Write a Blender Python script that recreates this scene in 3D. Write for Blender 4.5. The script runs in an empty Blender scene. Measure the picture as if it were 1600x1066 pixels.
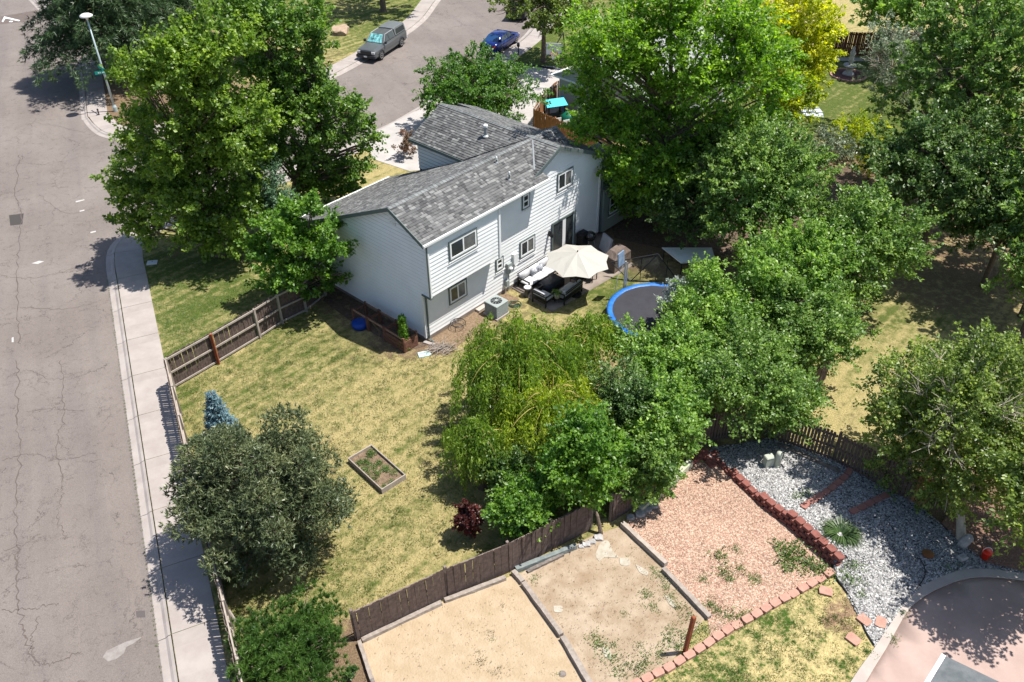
import bpy, math, random
import numpy as np
from mathutils import Vector, Matrix
from mathutils.geometry import delaunay_2d_cdt

# ------------------------------------------------------------------ camera, sky, sun, exposure
S = bpy.context.scene
COL = S.collection
FPX, PITCH, ROLL, CAMH = 1348.54, math.radians(37.383), math.radians(-0.904), 25.76
_f = np.array([0, math.cos(PITCH), -math.sin(PITCH)])
_r0 = np.array([1.0, 0, 0]); _u0 = np.array([0, math.sin(PITCH), math.cos(PITCH)])
_c, _s = math.cos(ROLL), math.sin(ROLL)
_r = _c * _r0 + _s * _u0; _u = -_s * _r0 + _c * _u0
cam_d = bpy.data.cameras.new('camera'); cam = bpy.data.objects.new('camera', cam_d); COL.objects.link(cam)
cam_d.sensor_width = 36; cam_d.lens = 36 * FPX / 1600; cam_d.clip_end = 2000
cam.matrix_world = Matrix(((_r[0], _u[0], -_f[0], 0), (_r[1], _u[1], -_f[1], 0), (_r[2], _u[2], -_f[2], CAMH), (0, 0, 0, 1)))
S.camera = cam
SUNV = Vector((0.44, 0.04, 1.0)).normalized()          # towards the sun
W = bpy.data.worlds.new('World'); S.world = W; W.use_nodes = True
nt = W.node_tree; bg = nt.nodes['Background']
sky = nt.nodes.new('ShaderNodeTexSky'); sky.sky_type = 'NISHITA'; sky.sun_disc = False
sky.sun_elevation = math.asin(SUNV.z); sky.sun_rotation = math.atan2(SUNV.x, SUNV.y)
nt.links.new(sky.outputs[0], bg.inputs[0]); bg.inputs[1].default_value = 0.095
sd = bpy.data.lights.new('sun', 'SUN'); sd.energy = 4.8; sd.angle = math.radians(0.53); sd.color = (1, .965, .9)
sun = bpy.data.objects.new('sun', sd); COL.objects.link(sun)
sun.rotation_euler = SUNV.to_track_quat('Z', 'Y').to_euler()
S.view_settings.view_transform = 'Standard'; S.view_settings.look = 'None'
S.view_settings.gamma = 1; S.view_settings.use_curve_mapping = False
S.view_settings.exposure = 0.8
S.cycles.max_bounces = 6; S.cycles.transparent_max_bounces = 6
S.cycles.sample_clamp_indirect = 6

rnd = random.Random(7); NP = np.random.default_rng(11)

def at(px, py, z=0.0):
    """the point at height z seen at photo pixel (px, py): how positions were measured"""
    d = _f * FPX + _r * (px - 800) - _u * (py - 533)
    k = (z - CAMH) / d[2]
    return Vector((d[0] * k, d[1] * k, z))
def dist(p): return math.sqrt(p[0] ** 2 + p[1] ** 2 + (p[2] - CAMH) ** 2)
def smooth_path(pts, n=6):
    P = [Vector(p) for p in pts]; out = []
    for i in range(len(P) - 1):
        a, b, c, d = P[max(i - 1, 0)], P[i], P[i + 1], P[min(i + 2, len(P) - 1)]
        for k in range(n):
            t = k / n
            out.append(0.5 * ((2 * b) + (c - a) * t + (2 * a - 5 * b + 4 * c - d) * t * t + (3 * b - a - 3 * c + d) * t ** 3))
    out.append(P[-1]); return out

# ------------------------------------------------------------------ materials
MATS = {}
def lin(c): return (c[0], c[1], c[2], 1)
def mat(name, base, rough=.7, spec=.3, metal=0, var=None, vscale=3.0, detail=5, bump=0, bscale=40, stops=None, trans=0, island=None, attr=False, alpha=1):
    """base colour, optionally mixed with var by noise; island = per-piece random variation"""
    if name in MATS: return MATS[name]
    m = bpy.data.materials.new(name); m.use_nodes = True; MATS[name] = m
    n, l = m.node_tree.nodes, m.node_tree.links; b = n['Principled BSDF']
    b.inputs['Roughness'].default_value = rough; b.inputs['Metallic'].default_value = metal
    b.inputs['Specular IOR Level'].default_value = spec
    geo = n.new('ShaderNodeNewGeometry'); col = None
    if var is not None:
        t = n.new('ShaderNodeTexNoise'); t.inputs['Scale'].default_value = vscale; t.inputs['Detail'].default_value = detail
        t.inputs['Roughness'].default_value = .65
        l.new(geo.outputs['Position'], t.inputs['Vector'])
        r = n.new('ShaderNodeValToRGB'); e = r.color_ramp.elements
        e[0].position = .36; e[0].color = lin(base); e[1].position = .64; e[1].color = lin(var)
        l.new(t.outputs['Fac'], r.inputs[0]); col = r.outputs[0]
    if attr:
        a = n.new('ShaderNodeAttribute'); a.attribute_name = 'tint'; col = a.outputs['Color']
    if island:
        hs = n.new('ShaderNodeHueSaturation'); mr = n.new('ShaderNodeMapRange')
        mr.inputs[3].default_value = 1 - island; mr.inputs[4].default_value = 1 + island
        l.new(geo.outputs['Random Per Island'], mr.inputs[0]); l.new(mr.outputs[0], hs.inputs['Value'])
        if col: l.new(col, hs.inputs['Color'])
        else: hs.inputs['Color'].default_value = lin(base)
        col = hs.outputs[0]
    if col: l.new(col, b.inputs['Base Color'])
    else: b.inputs['Base Color'].default_value = lin(base)
    if bump:
        t2 = n.new('ShaderNodeTexNoise'); t2.inputs['Scale'].default_value = bscale; t2.inputs['Detail'].default_value = 4
        l.new(geo.outputs['Position'], t2.inputs['Vector'])
        bp = n.new('ShaderNodeBump'); bp.inputs['Strength'].default_value = 1; bp.inputs['Distance'].default_value = bump
        l.new(t2.outputs['Fac'], bp.inputs['Height']); l.new(bp.outputs[0], b.inputs['Normal'])
    return m

def nd(nodes, typ, **kw):
    x = nodes.new(typ)
    for k, v in kw.items():
        if k in x.inputs: x.inputs[k].default_value = v
        else: setattr(x, k, v)
    return x
def mixc(n, l, fac, a, b):
    m = n.new('ShaderNodeMix'); m.data_type = 'RGBA'
    if isinstance(fac, (int, float)): m.inputs[0].default_value = fac
    else: l.new(fac, m.inputs[0])
    for s, v in ((6, a), (7, b)):
        if isinstance(v, tuple): m.inputs[s].default_value = lin(v)
        else: l.new(v, m.inputs[s])
    return m.outputs[2]
def ramp(n, l, src, p0, p1, v0=0, v1=1):
    mr = n.new('ShaderNodeMapRange'); mr.inputs[1].default_value = p0; mr.inputs[2].default_value = p1
    mr.inputs[3].default_value = v0; mr.inputs[4].default_value = v1; l.new(src, mr.inputs[0]); return mr.outputs[0]
def noise(n, l, vec, scale, detail=4, rough=.6, dist_=0):
    t = nd(n, 'ShaderNodeTexNoise', Scale=scale, Detail=detail, Roughness=rough, Distortion=dist_); l.new(vec, t.inputs['Vector']); return t.outputs['Fac']

def leaf_mat(name, c, c2=None, trans=.35, sat=1.0):
    """leaves: two tones between clumps, a random tone per leaf, light coming through"""
    if name in MATS: return MATS[name]
    m = bpy.data.materials.new(name); m.use_nodes = True; MATS[name] = m
    n, l = m.node_tree.nodes, m.node_tree.links; b = n['Principled BSDF']; out = n['Material Output']
    geo = n.new('ShaderNodeNewGeometry')
    c2 = c2 or (c[0] * 1.5, c[1] * 1.35, c[2] * 1.2)
    f = ramp(n, l, noise(n, l, geo.outputs['Position'], .9, 3), .38, .62)
    col = mixc(n, l, f, c, c2)
    hs = n.new('ShaderNodeHueSaturation'); l.new(col, hs.inputs['Color'])
    l.new(ramp(n, l, geo.outputs['Random Per Island'], 0, 1, .55, 1.5), hs.inputs['Value'])
    l.new(ramp(n, l, geo.outputs['Random Per Island'], 0, 1, .515, .485), hs.inputs['Hue'])
    l.new(hs.outputs[0], b.inputs['Base Color']); b.inputs['Roughness'].default_value = .42
    b.inputs['Specular IOR Level'].default_value = .5
    tr = n.new('ShaderNodeBsdfTranslucent')
    hs2 = n.new('ShaderNodeHueSaturation'); hs2.inputs['Saturation'].default_value = 1.1; hs2.inputs['Value'].default_value = 1.5
    l.new(hs.outputs[0], hs2.inputs['Color']); l.new(hs2.outputs[0], tr.inputs['Color'])
    mx = n.new('ShaderNodeMixShader'); mx.inputs[0].default_value = min(.55, trans * 1.3)
    l.new(b.outputs[0], mx.inputs[1]); l.new(tr.outputs[0], mx.inputs[2]); l.new(mx.outputs[0], out.inputs[0])
    return m

def lawn_mat(name, straw, green, soil, clump=3.2, fine=18, contrast=1.0):
    m = bpy.data.materials.new(name); m.use_nodes = True; MATS[name] = m
    n, l = m.node_tree.nodes, m.node_tree.links; b = n['Principled BSDF']
    geo = n.new('ShaderNodeNewGeometry'); P = geo.outputs['Position']
    a = nd(n, 'ShaderNodeAttribute', attribute_name='tint'); sp = n.new('ShaderNodeSeparateColor'); l.new(a.outputs['Color'], sp.inputs[0])
    big = noise(n, l, P, .35, 5, .6, .5); mid = noise(n, l, P, clump, 5, .7); fin = noise(n, l, P, fine, 3, .8)
    def madd(x, y, op='ADD'):
        q = n.new('ShaderNodeMath'); q.operation = op
        for i, v in enumerate((x, y)):
            if isinstance(v, (int, float)): q.inputs[i].default_value = v
            else: l.new(v, q.inputs[i])
        return q.outputs[0]
    g = madd(madd(sp.outputs[0], madd(madd(big, -.5), 1.1, 'MULTIPLY')), madd(madd(mid, -.5), 2.4 * contrast, 'MULTIPLY'))
    g = madd(g, madd(madd(fin, -.5), 1.9 * contrast, 'MULTIPLY'))
    mpp = n.new('ShaderNodeMapping'); mpp.inputs['Rotation'].default_value = (0, 0, math.radians(-47)); l.new(P, mpp.inputs[0])
    mps = n.new('ShaderNodeMapping'); mps.inputs['Scale'].default_value = (.10, 2.2, 1); l.new(mpp.outputs[0], mps.inputs[0])
    g = madd(g, madd(madd(noise(n, l, mps.outputs[0], 1.0, 2), -.5), 1.5, 'MULTIPLY'))
    col = mixc(n, l, ramp(n, l, g, .1, .9), straw, green)
    d = madd(madd(sp.outputs[1], madd(madd(mid, -.5), 1.4, 'MULTIPLY')), madd(madd(big, -.5), .8, 'MULTIPLY'))
    col = mixc(n, l, ramp(n, l, d, .35, .65), col, mixc(n, l, fin, soil, (soil[0] * 1.7, soil[1] * 1.6, soil[2] * 1.5)))
    hs = n.new('ShaderNodeHueSaturation'); l.new(col, hs.inputs['Color']); l.new(ramp(n, l, fin, .3, .7, .62, 1.3), hs.inputs['Value'])
    l.new(hs.outputs[0], b.inputs['Base Color']); b.inputs['Roughness'].default_value = .95; b.inputs['Specular IOR Level'].default_value = .1
    bp = nd(n, 'ShaderNodeBump', Strength=1.0, Distance=.06); l.new(fin, bp.inputs['Height'])
    bp2 = nd(n, 'ShaderNodeBump', Strength=1.0, Distance=.12); l.new(mid, bp2.inputs['Height']); l.new(bp.outputs[0], bp2.inputs['Normal'])
    l.new(bp2.outputs[0], b.inputs['Normal'])
    return m

def asphalt_mat():
    m = bpy.data.materials.new('asphalt'); m.use_nodes = True
    n, l = m.node_tree.nodes, m.node_tree.links; b = n['Principled BSDF']; geo = n.new('ShaderNodeNewGeometry'); P = geo.outputs['Position']
    a, c = (.156, .131, .118), (.192, .165, .149)
    col = mixc(n, l, ramp(n, l, noise(n, l, P, .16, 4, .6), .35, .65), a, c)
    sep = n.new('ShaderNodeSeparateXYZ'); l.new(P, sep.inputs[0])
    # bands along the road: rotate so x runs across it
    mp = n.new('ShaderNodeMapping'); mp.inputs['Rotation'].default_value = (0, 0, math.radians(-23.6)); l.new(P, mp.inputs[0])
    sc = n.new('ShaderNodeMapping'); sc.inputs['Scale'].default_value = (.8, .05, 1); l.new(mp.outputs[0], sc.inputs[0])
    col = mixc(n, l, ramp(n, l, noise(n, l, sc.outputs[0], 1.0, 3), .45, .7, 0, .45), col, (.125, .107, .103))
    fine = noise(n, l, P, 28, 3, .8)
    hs = n.new('ShaderNodeHueSaturation'); l.new(col, hs.inputs['Color']); l.new(ramp(n, l, fine, .25, .75, .72, 1.28), hs.inputs['Value'])
    # cracks: edges of large warped cells, broken up by noise
    wn = nd(n, 'ShaderNodeTexNoise', Scale=1.3, Detail=5, Roughness=.7); l.new(P, wn.inputs['Vector'])
    wm = n.new('ShaderNodeVectorMath'); wm.operation = 'SCALE'; wm.inputs[3].default_value = 1.6; l.new(wn.outputs['Color'], wm.inputs[0])
    wa = n.new('ShaderNodeVectorMath'); l.new(mp.outputs[0], wa.inputs[0]); l.new(wm.outputs[0], wa.inputs[1])
    cur = hs.outputs[0]
    for scl, wd, k in ((.22, .010, .7), (.55, .016, .6), (1.7, .036, .5)):
        v = nd(n, 'ShaderNodeTexVoronoi', feature='DISTANCE_TO_EDGE', Scale=scl); l.new(wa.outputs[0], v.inputs['Vector'])
        line = ramp(n, l, v.outputs['Distance'], 0, wd, 1, 0)
        brk = ramp(n, l, noise(n, l, P, .35 + scl, 3), .45, .6)
        mm = n.new('ShaderNodeMath'); mm.operation = 'MULTIPLY'; l.new(line, mm.inputs[0]); l.new(brk, mm.inputs[1])
        m2 = n.new('ShaderNodeMath'); m2.operation = 'MULTIPLY'; l.new(mm.outputs[0], m2.inputs[0]); m2.inputs[1].default_value = k
        cur = mixc(n, l, m2.outputs[0], cur, (.045, .035, .032))
    l.new(cur, b.inputs['Base Color']); b.inputs['Roughness'].default_value = .9; b.inputs['Specular IOR Level'].default_value = .2
    bp = nd(n, 'ShaderNodeBump', Strength=1.0, Distance=.012); l.new(fine, bp.inputs['Height']); l.new(bp.outputs[0], b.inputs['Normal'])
    return m

def gravel_mat(name, cols, scale, bump=.03):
    m = bpy.data.materials.new(name); m.use_nodes = True; MATS[name] = m
    n, l = m.node_tree.nodes, m.node_tree.links; b = n['Principled BSDF']; geo = n.new('ShaderNodeNewGeometry'); P = geo.outputs['Position']
    v = nd(n, 'ShaderNodeTexVoronoi', Scale=scale); l.new(P, v.inputs['Vector'])
    s = n.new('ShaderNodeSeparateColor'); l.new(v.outputs['Color'], s.inputs[0])
    r = n.new('ShaderNodeValToRGB'); l.new(s.outputs[0], r.inputs[0]); r.color_ramp.interpolation = 'CONSTANT'
    els = r.color_ramp.elements
    while len(els) < len(cols): els.new(.5)
    for i, c in enumerate(cols): els[i].position = i / len(cols); els[i].color = lin(c)
    dark = ramp(n, l, v.outputs['Distance'], .35, .75, 1, .55)
    hs = n.new('ShaderNodeHueSaturation'); l.new(r.outputs[0], hs.inputs['Color']); l.new(dark, hs.inputs['Value'])
    bigv = ramp(n, l, noise(n, l, P, .5, 4), .3, .7, .82, 1.15)
    hs2 = n.new('ShaderNodeHueSaturation'); l.new(hs.outputs[0], hs2.inputs['Color']); l.new(bigv, hs2.inputs['Value'])
    l.new(hs2.outputs[0], b.inputs['Base Color']); b.inputs['Roughness'].default_value = .9; b.inputs['Specular IOR Level'].default_value = .2
    bp = nd(n, 'ShaderNodeBump', Strength=1.0, Distance=bump); bp.invert = True; l.new(v.outputs['Distance'], bp.inputs['Height']); l.new(bp.outputs[0], b.inputs['Normal'])
    return m

M_conc = mat('concrete', (0.277, 0.240, 0.221), .85, var=(0.323, 0.286, 0.264), vscale=1.2, bump=.004, bscale=30, island=.05)
M_conc_w = mat('pale_concrete', (0.310, 0.285, 0.269), .85, var=(0.372, 0.347, 0.326), vscale=.8, bump=.004, bscale=30, island=.05)
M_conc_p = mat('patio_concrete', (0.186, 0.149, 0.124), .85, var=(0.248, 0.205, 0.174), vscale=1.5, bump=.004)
M_pinkc = mat('pink_concrete', (0.310, 0.223, 0.192), .8, var=(0.372, 0.273, 0.236), vscale=.7, bump=.003, bscale=20)
M_bord = mat('border_concrete', (0.341, 0.291, 0.260), .8, var=(0.397, 0.347, 0.310), vscale=1.5, bump=.003)
M_asph = asphalt_mat()
M_lawn = lawn_mat('lawn', (.37, .305, .138), (.082, .112, .024), (.14, .10, .065), clump=2.6, fine=16)
M_lawn2 = lawn_mat('patchy_lawn', (.46, .37, .175), (.045, .085, .014), (.17, .115, .075), clump=2.4, fine=9, contrast=1.5)
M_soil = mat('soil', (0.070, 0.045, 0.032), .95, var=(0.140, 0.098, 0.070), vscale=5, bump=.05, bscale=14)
M_sand = mat('sand', (.325, .245, .155), .95, var=(.385, .295, .198), vscale=1.6, bump=.03, bscale=14)
M_dirt = mat('sandy_dirt', (0.245, 0.177, 0.115), .95, var=(0.354, 0.279, 0.203), vscale=1.1, detail=7, bump=.02, bscale=14)
M_pink = gravel_mat('pink_gravel', [(.36, .215, .155), (.46, .31, .23), (.29, .18, .13), (.52, .38, .29), (.40, .27, .195)], 16, .03)
M_rock = gravel_mat('grey_gravel', [(0.132, 0.132, 0.138), (0.330, 0.318, 0.312), (0.072, 0.072, 0.078), (0.240, 0.228, 0.228), (0.420, 0.408, 0.396)], 11, .06)
M_side = mat('white_siding', (.72, .72, .72), .6, island=.06, var=(.77, .77, .77), vscale=1.0)
M_trimw = mat('white_trim', (.74, .74, .74), .5)
M_trimd = mat('dark_trim', (.10, .125, .12), .6)
M_gut = mat('gutter_white', (0.648, 0.648, 0.630), .4)
M_glass = mat('window_glass', (.035, .04, .04), .12, spec=.8)
M_blind = mat('pane_with_blind', (.10, .10, .095), .2, spec=.6, var=(.15, .15, .14), vscale=4)
M_shin = mat('shingles', (.2, .2, .2), .9, attr=True, bump=.006, bscale=60)
M_flash = mat('metal_flashing', (.27, .285, .29), .5, metal=.2)
M_blk = mat('black_metal', (.018, .018, .02), .4)
M_dark = mat('black_plastic', (.025, .026, .03), .55)
M_cush = mat('white_cushion', (0.495, 0.495, 0.510), .9, var=(0.540, 0.540, 0.555), vscale=3)
M_cushg = mat('grey_cushion', (.42, .44, .47), .9, var=(.36, .38, .41), vscale=3)
M_umb = mat('cream_canopy', (.37, .355, .32), .8)
M_blue = mat('blue_vinyl', (.012, .095, .36), .45, var=(.03, .16, .48), vscale=3, bump=.02, bscale=5)
M_mat = mat('trampoline_mesh', (.028, .028, .035), .8, var=(.036, .036, .044), vscale=2)
M_wood = mat('weathered_wood', (0.136, 0.102, 0.085), .9, var=(0.204, 0.162, 0.140), vscale=6, island=.28, bump=.004)
M_woodd = mat('dark_fence_wood', (.072, .05, .043), .9, var=(.125, .09, .078), vscale=7, island=.35, bump=.004)
M_rail = mat('grey_rail_wood', (0.274, 0.230, 0.194), .85, var=(0.360, 0.310, 0.266), vscale=5, island=.12, bump=.003)
M_redw = mat('red_stained_wood', (.20, .05, .022), .8, var=(.26, .075, .035), vscale=6)
M_cedar = mat('cedar_wood', (0.264, 0.120, 0.052), .8, var=(0.336, 0.160, 0.072), vscale=5, island=.2)
M_timb = mat('grey_timber', (0.210, 0.175, 0.147), .9, var=(0.308, 0.266, 0.231), vscale=6, island=.12, bump=.012, bscale=9)
M_timbd = mat('dark_timber', (.10, .085, .075), .9, var=(.2, .17, .15), vscale=6, island=.12, bump=.012, bscale=9)
M_brickr = mat('red_block', (0.166, 0.058, 0.046), .9, var=(0.223, 0.086, 0.068), vscale=5, island=.2, bump=.012, bscale=25)
M_brickp = mat('pink_block', (0.329, 0.182, 0.140), .9, var=(0.392, 0.231, 0.175), vscale=5, island=.14, bump=.01, bscale=25)
M_bark = mat('bark', (.10, .07, .05), .95, var=(.17, .13, .10), vscale=7, bump=.03, bscale=14)
M_barkl = mat('pale_bark', (.34, .29, .23), .9, var=(.42, .37, .30), vscale=7)
M_yelt = mat('yellow_twig', (0.300, 0.240, 0.072), .8)
M_hpole = mat('galvanised_pole', (.42, .50, .50), .45, metal=.3)
M_sign = mat('green_sign', (.0, .30, .22), .4)
M_signw = mat('sign_lettering', (.7, .75, .72), .5)
M_white = mat('white_paint', (0.640, 0.640, 0.624), .5)
M_stone = mat('tan_stone', (0.294, 0.210, 0.147), .9, var=(0.364, 0.273, 0.196), vscale=3, bump=.05, bscale=5)
M_stoneg = mat('grey_stone', (.25, .24, .23), .9, var=(.4, .38, .37), vscale=4, bump=.04, bscale=7)
M_acg = mat('grey_green_metal', (0.270, 0.300, 0.292), .5)
M_accase = mat('unit_case', (.20, .235, .24), .6)
M_red = mat('red_plastic', (.75, .03, .01), .35)
M_bluet = mat('blue_plastic', (.01, .05, .28), .4)
M_teal = mat('turquoise_roof', (.0, .42, .50), .5)
M_greenp = mat('dark_green_plastic', (.005, .11, .07), .4)
M_ped = mat('pedestal_green_grey', (.36, .38, .32), .6)
M_net = mat('netting', (.10, .11, .11), .8)
M_tyre = mat('tyre_rubber', (.02, .02, .02), .8)
M_rim = mat('alloy_rim', (.5, .5, .5), .35, metal=.5)
M_pgrey = mat('grey_car_paint', (.11, .117, .12), .25, spec=.6, metal=.3)
M_pblue = mat('blue_car_paint', (.006, .022, .16), .2, spec=.7, metal=.3)
M_light = mat('lamp_lens', (.6, .6, .6), .15, spec=.8)
M_tail = mat('tail_lamp', (.35, .01, .01), .2)
M_shade = mat('windscreen_shade', (.25, .62, .62), .3, var=(.02, .07, .08), vscale=4, spec=.7)

# ------------------------------------------------------------------ mesh building
class MB:
    def __init__(s): s.v = []; s.f = []
    def add(s, vs, fs):
        o = len(s.v); s.v += [tuple(v) for v in vs]; s.f += [tuple(i + o for i in f) for f in fs]; return s
    def box(s, x0, x1, y0, y1, z0, z1, M=None):
        vs = [Vector((x, y, z)) for z in (z0, z1) for (x, y) in ((x0, y0), (x1, y0), (x1, y1), (x0, y1))]
        if M: vs = [M @ v for v in vs]
        return s.add(vs, [(3, 2, 1, 0), (4, 5, 6, 7), (0, 1, 5, 4), (1, 2, 6, 5), (2, 3, 7, 6), (3, 0, 4, 7)])
    def chbox(s, x0, x1, y0, y1, z0, z1, c, M=None):
        """box with chamfered top edges"""
        vs = []
        for z, i in ((z0, 0), (z1 - c, 0), (z1, c)):
            vs += [Vector((x0 + i, y0 + i, z)), Vector((x1 - i, y0 + i, z)), Vector((x1 - i, y1 - i, z)), Vector((x0 + i, y1 - i, z))]
        if M: vs = [M @ v for v in vs]
        fs = [(3, 2, 1, 0), (8, 9, 10, 11)]
        for k in (0, 4):
            for i in range(4): fs.append((k + i, k + (i + 1) % 4, k + 4 + (i + 1) % 4, k + 4 + i))
        return s.add(vs, fs)
    def poly(s, pts): return s.add(pts, [tuple(range(len(pts)))])
    def prism(s, pts, h):
        """horizontal polygon (x, y, z) extruded by the vector h"""
        n = len(pts); h = Vector(h); P = [Vector(p) for p in pts]
        return s.add(P + [p + h for p in P], [tuple(range(n))[::-1], tuple(range(n, 2 * n))] + [(i, (i + 1) % n, n + (i + 1) % n, n + i) for i in range(n)])
    def tube(s, path, r, n=8, cap=True):
        P = [Vector(p) for p in path]; R = r if isinstance(r, (list, tuple)) else [r] * len(P); rings = []
        ref = Vector((.13, .31, .94))
        for i, p in enumerate(P):
            t = (P[min(i + 1, len(P) - 1)] - P[max(i - 1, 0)])
            if t.length < 1e-9: t = Vector((0, 0, 1))
            t.normalize(); a = t.cross(ref)
            if a.length < .2: a = t.cross(Vector((1, 0, 0)))
            a.normalize(); b = t.cross(a)
            rings.append([p + (a * math.cos(2 * math.pi * k / n) + b * math.sin(2 * math.pi * k / n)) * R[i] for k in range(n)])
        fs = []
        for i in range(len(P) - 1):
            for k in range(n): fs.append((i * n + k, i * n + (k + 1) % n, (i + 1) * n + (k + 1) % n, (i + 1) * n + k))
        if cap: fs += [tuple(range(n))[::-1], tuple((len(P) - 1) * n + k for k in range(n))]
        return s.add([v for q in rings for v in q], fs)
    def lathe(s, prof, c=(0, 0, 0), n=16, M=None):
        vs = []
        for (r, z) in prof:
            for k in range(n): vs.append(Vector((c[0] + r * math.cos(2 * math.pi * k / n), c[1] + r * math.sin(2 * math.pi * k / n), c[2] + z)))
        if M: vs = [M @ v for v in vs]
        fs = [(i * n + k, i * n + (k + 1) % n, (i + 1) * n + (k + 1) % n, (i + 1) * n + k) for i in range(len(prof) - 1) for k in range(n)]
        fs += [tuple(range(n))[::-1], tuple((len(prof) - 1) * n + k for k in range(n))]
        return s.add(vs, fs)
    def build(s, name, m, parent=None, smooth=False, kind=None, loc=None):
        me = bpy.data.meshes.new(name); me.from_pydata(s.v, [], s.f); me.update()
        return link(name, me, m, parent, smooth, kind, loc)
def link(name, me, m, parent=None, smooth=False, kind=None, loc=None):
    if m and not me.materials: me.materials.append(m)
    if smooth: me.polygons.foreach_set('use_smooth', [True] * len(me.polygons))
    o = bpy.data.objects.new(name, me); COL.objects.link(o)
    if parent: o.parent = parent
    if loc is not None: o.location = loc
    if kind: o['kind'] = kind
    return o
def tag(o, label, cat, group=None):
    o['label'] = label; o['category'] = cat
    if group: o['group'] = group
    return o
def thing(name, label, cat, loc=(0, 0, 0), rz=0, group=None):
    o = bpy.data.objects.new(name, None); COL.objects.link(o); o.location = loc; o.rotation_euler = (0, 0, rz)
    o.empty_display_size = .3
    return tag(o, label, cat, group)
def copy_thing(o, parent=None):
    c = o.copy(); COL.objects.link(c); c.parent = parent
    for ch in [x for x in o.children]: copy_thing(ch, c)
    return c
def np_mesh(name, V, F):
    me = bpy.data.meshes.new(name); V = np.asarray(V, np.float32); F = np.asarray(F, np.int32); k = F.shape[1]
    me.vertices.add(len(V)); me.vertices.foreach_set('co', V.ravel())
    me.loops.add(F.size); me.loops.foreach_set('vertex_index', F.ravel())
    me.polygons.add(len(F)); me.polygons.foreach_set('loop_start', np.arange(0, F.size, k, dtype=np.int32))
    me.polygons.foreach_set('loop_total', np.full(len(F), k, np.int32)); me.update(calc_edges=True); return me

def idw(ctrl, x, y, p=3):
    ws = 0; out = None
    for c in ctrl:
        d = (c[0] - x) ** 2 + (c[1] - y) ** 2 + .04; w = d ** (-p / 2); ws += w
        q = [w * v for v in c[2:]]; out = q if out is None else [a + b for a, b in zip(out, q)]
    return [v / ws for v in out]
def sheet(name, poly, m, z=0, step=1.0, zf=None, tint=None, skirt=0, parent=None, kind='structure', jitter=.25):
    """a ground sheet: polygon in world x, y filled with a triangulated grid"""
    P = [Vector((p[0], p[1])) for p in poly]; n = len(P)
    pts = []; edges = []
    for i in range(n):
        a, b = P[i], P[(i + 1) % n]; k = max(1, int((b - a).length / step))
        for j in range(k): pts.append(a + (b - a) * (j / k))
    nb = len(pts); edges = [(i, (i + 1) % nb) for i in range(nb)]
    xs = [p.x for p in P]; ys = [p.y for p in P]
    x = min(xs) + step / 2
    while x < max(xs):
        y = min(ys) + step / 2
        while y < max(ys): pts.append(Vector((x + rnd.uniform(-1, 1) * step * jitter, y + rnd.uniform(-1, 1) * step * jitter))); y += step
        x += step
    v, e, f, ov, oe, of = delaunay_2d_cdt(pts, edges, [], 1, 1e-5)
    zz = lambda q: (zf(q.x, q.y) if zf else 0) + z
    V = [(q.x, q.y, zz(q)) for q in v]; F = [tuple(t) for t in f]
    if sum((V[t[1]][0] - V[t[0]][0]) * (V[t[2]][1] - V[t[0]][1]) - (V[t[2]][0] - V[t[0]][0]) * (V[t[1]][1] - V[t[0]][1]) for t in F) < 0: F = [t[::-1] for t in F]
    if skirt:
        cnt = {}
        for t in F:
            for i in range(len(t)):
                a, b = t[i], t[(i + 1) % len(t)]; cnt[(a, b)] = 1
        for (a, b) in list(cnt):
            if (b, a) not in cnt:
                o = len(V); V += [(V[a][0], V[a][1], V[a][2] - skirt), (V[b][0], V[b][1], V[b][2] - skirt)]; F.append((b, a, o, o + 1))
    me = bpy.data.meshes.new(name); me.from_pydata(V, [], F); me.update()
    if tint:
        at_ = me.color_attributes.new('tint', 'FLOAT_COLOR', 'POINT')
        buf = []
        for q in V: g = idw(tint, q[0], q[1]); buf += [g[0], g[1], 0, 1]
        at_.data.foreach_set('color', buf)
    o = link(name, me, m, parent, True, kind if not parent else None); return o
def wp(pts, z=0): return [at(x, y, z) for x, y in pts]

# ------------------------------------------------------------------ streets, kerbs, pavements
g = MB().box(-700, 700, -300, 1200, -3, -.2).build('ground', M_soil, kind='structure')
MB().add([(-300, -60, -.12), (60, -60, -.12), (60, 300, -.12), (-300, 300, -.12)], [(0, 1, 2, 3)]).build('road', M_asph, kind='structure')
d_ = Vector((-.4005, .9163)); n_ = Vector((.9163, .4005))
def street(sv, nv): p = d_ * sv + n_ * nv; return (p.x, p.y)
KN = -4.3
near_path = [street(-25, KN), street(0, KN), street(20, KN), street(38, KN), street(44.5, KN), street(47.2, KN), (-23.35, 43.4), (-23.0, 45.2), (-21.6, 47.4), (-19.3, 49.6), (-15.5, 53.0), (-10.7, 58.3), (-7.2, 63.2), (.1, 76.8), (2.3, 82.6), (3.7, 87.5), (4.5, 100), (5, 140)]
far_path = [(-75, 128), (-60, 108), (-47.4, 90.2), (-43.6, 84.9), (-37.3, 73.9), (-32.7, 63.3), (-32.2, 62.3), (-31.2, 60.8), (-30.1, 59.5), (-29.1, 58.8), (-27.8, 58.4), (-26.3, 58.6), (-23.5, 60.6), (-19.5, 64.6), (-14.3, 70.1), (-8.9, 81.6), (-7.1, 89.4), (-6.3, 100), (-6, 140)]
def densify(path, step=.6):
    P = smooth_path([Vector((p[0], p[1], 0)) for p in path], 12); out = [P[0]]; acc = 0
    tot = [0]
    for i in range(1, len(P)): tot.append(tot[-1] + (P[i] - P[i - 1]).length)
    L = tot[-1]; res = []; j = 0; s = 0
    while s < L:
        while tot[j + 1] < s: j += 1
        t = (s - tot[j]) / (tot[j + 1] - tot[j] + 1e-9); res.append(P[j].lerp(P[j + 1], t)); s += step
    return res
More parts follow.
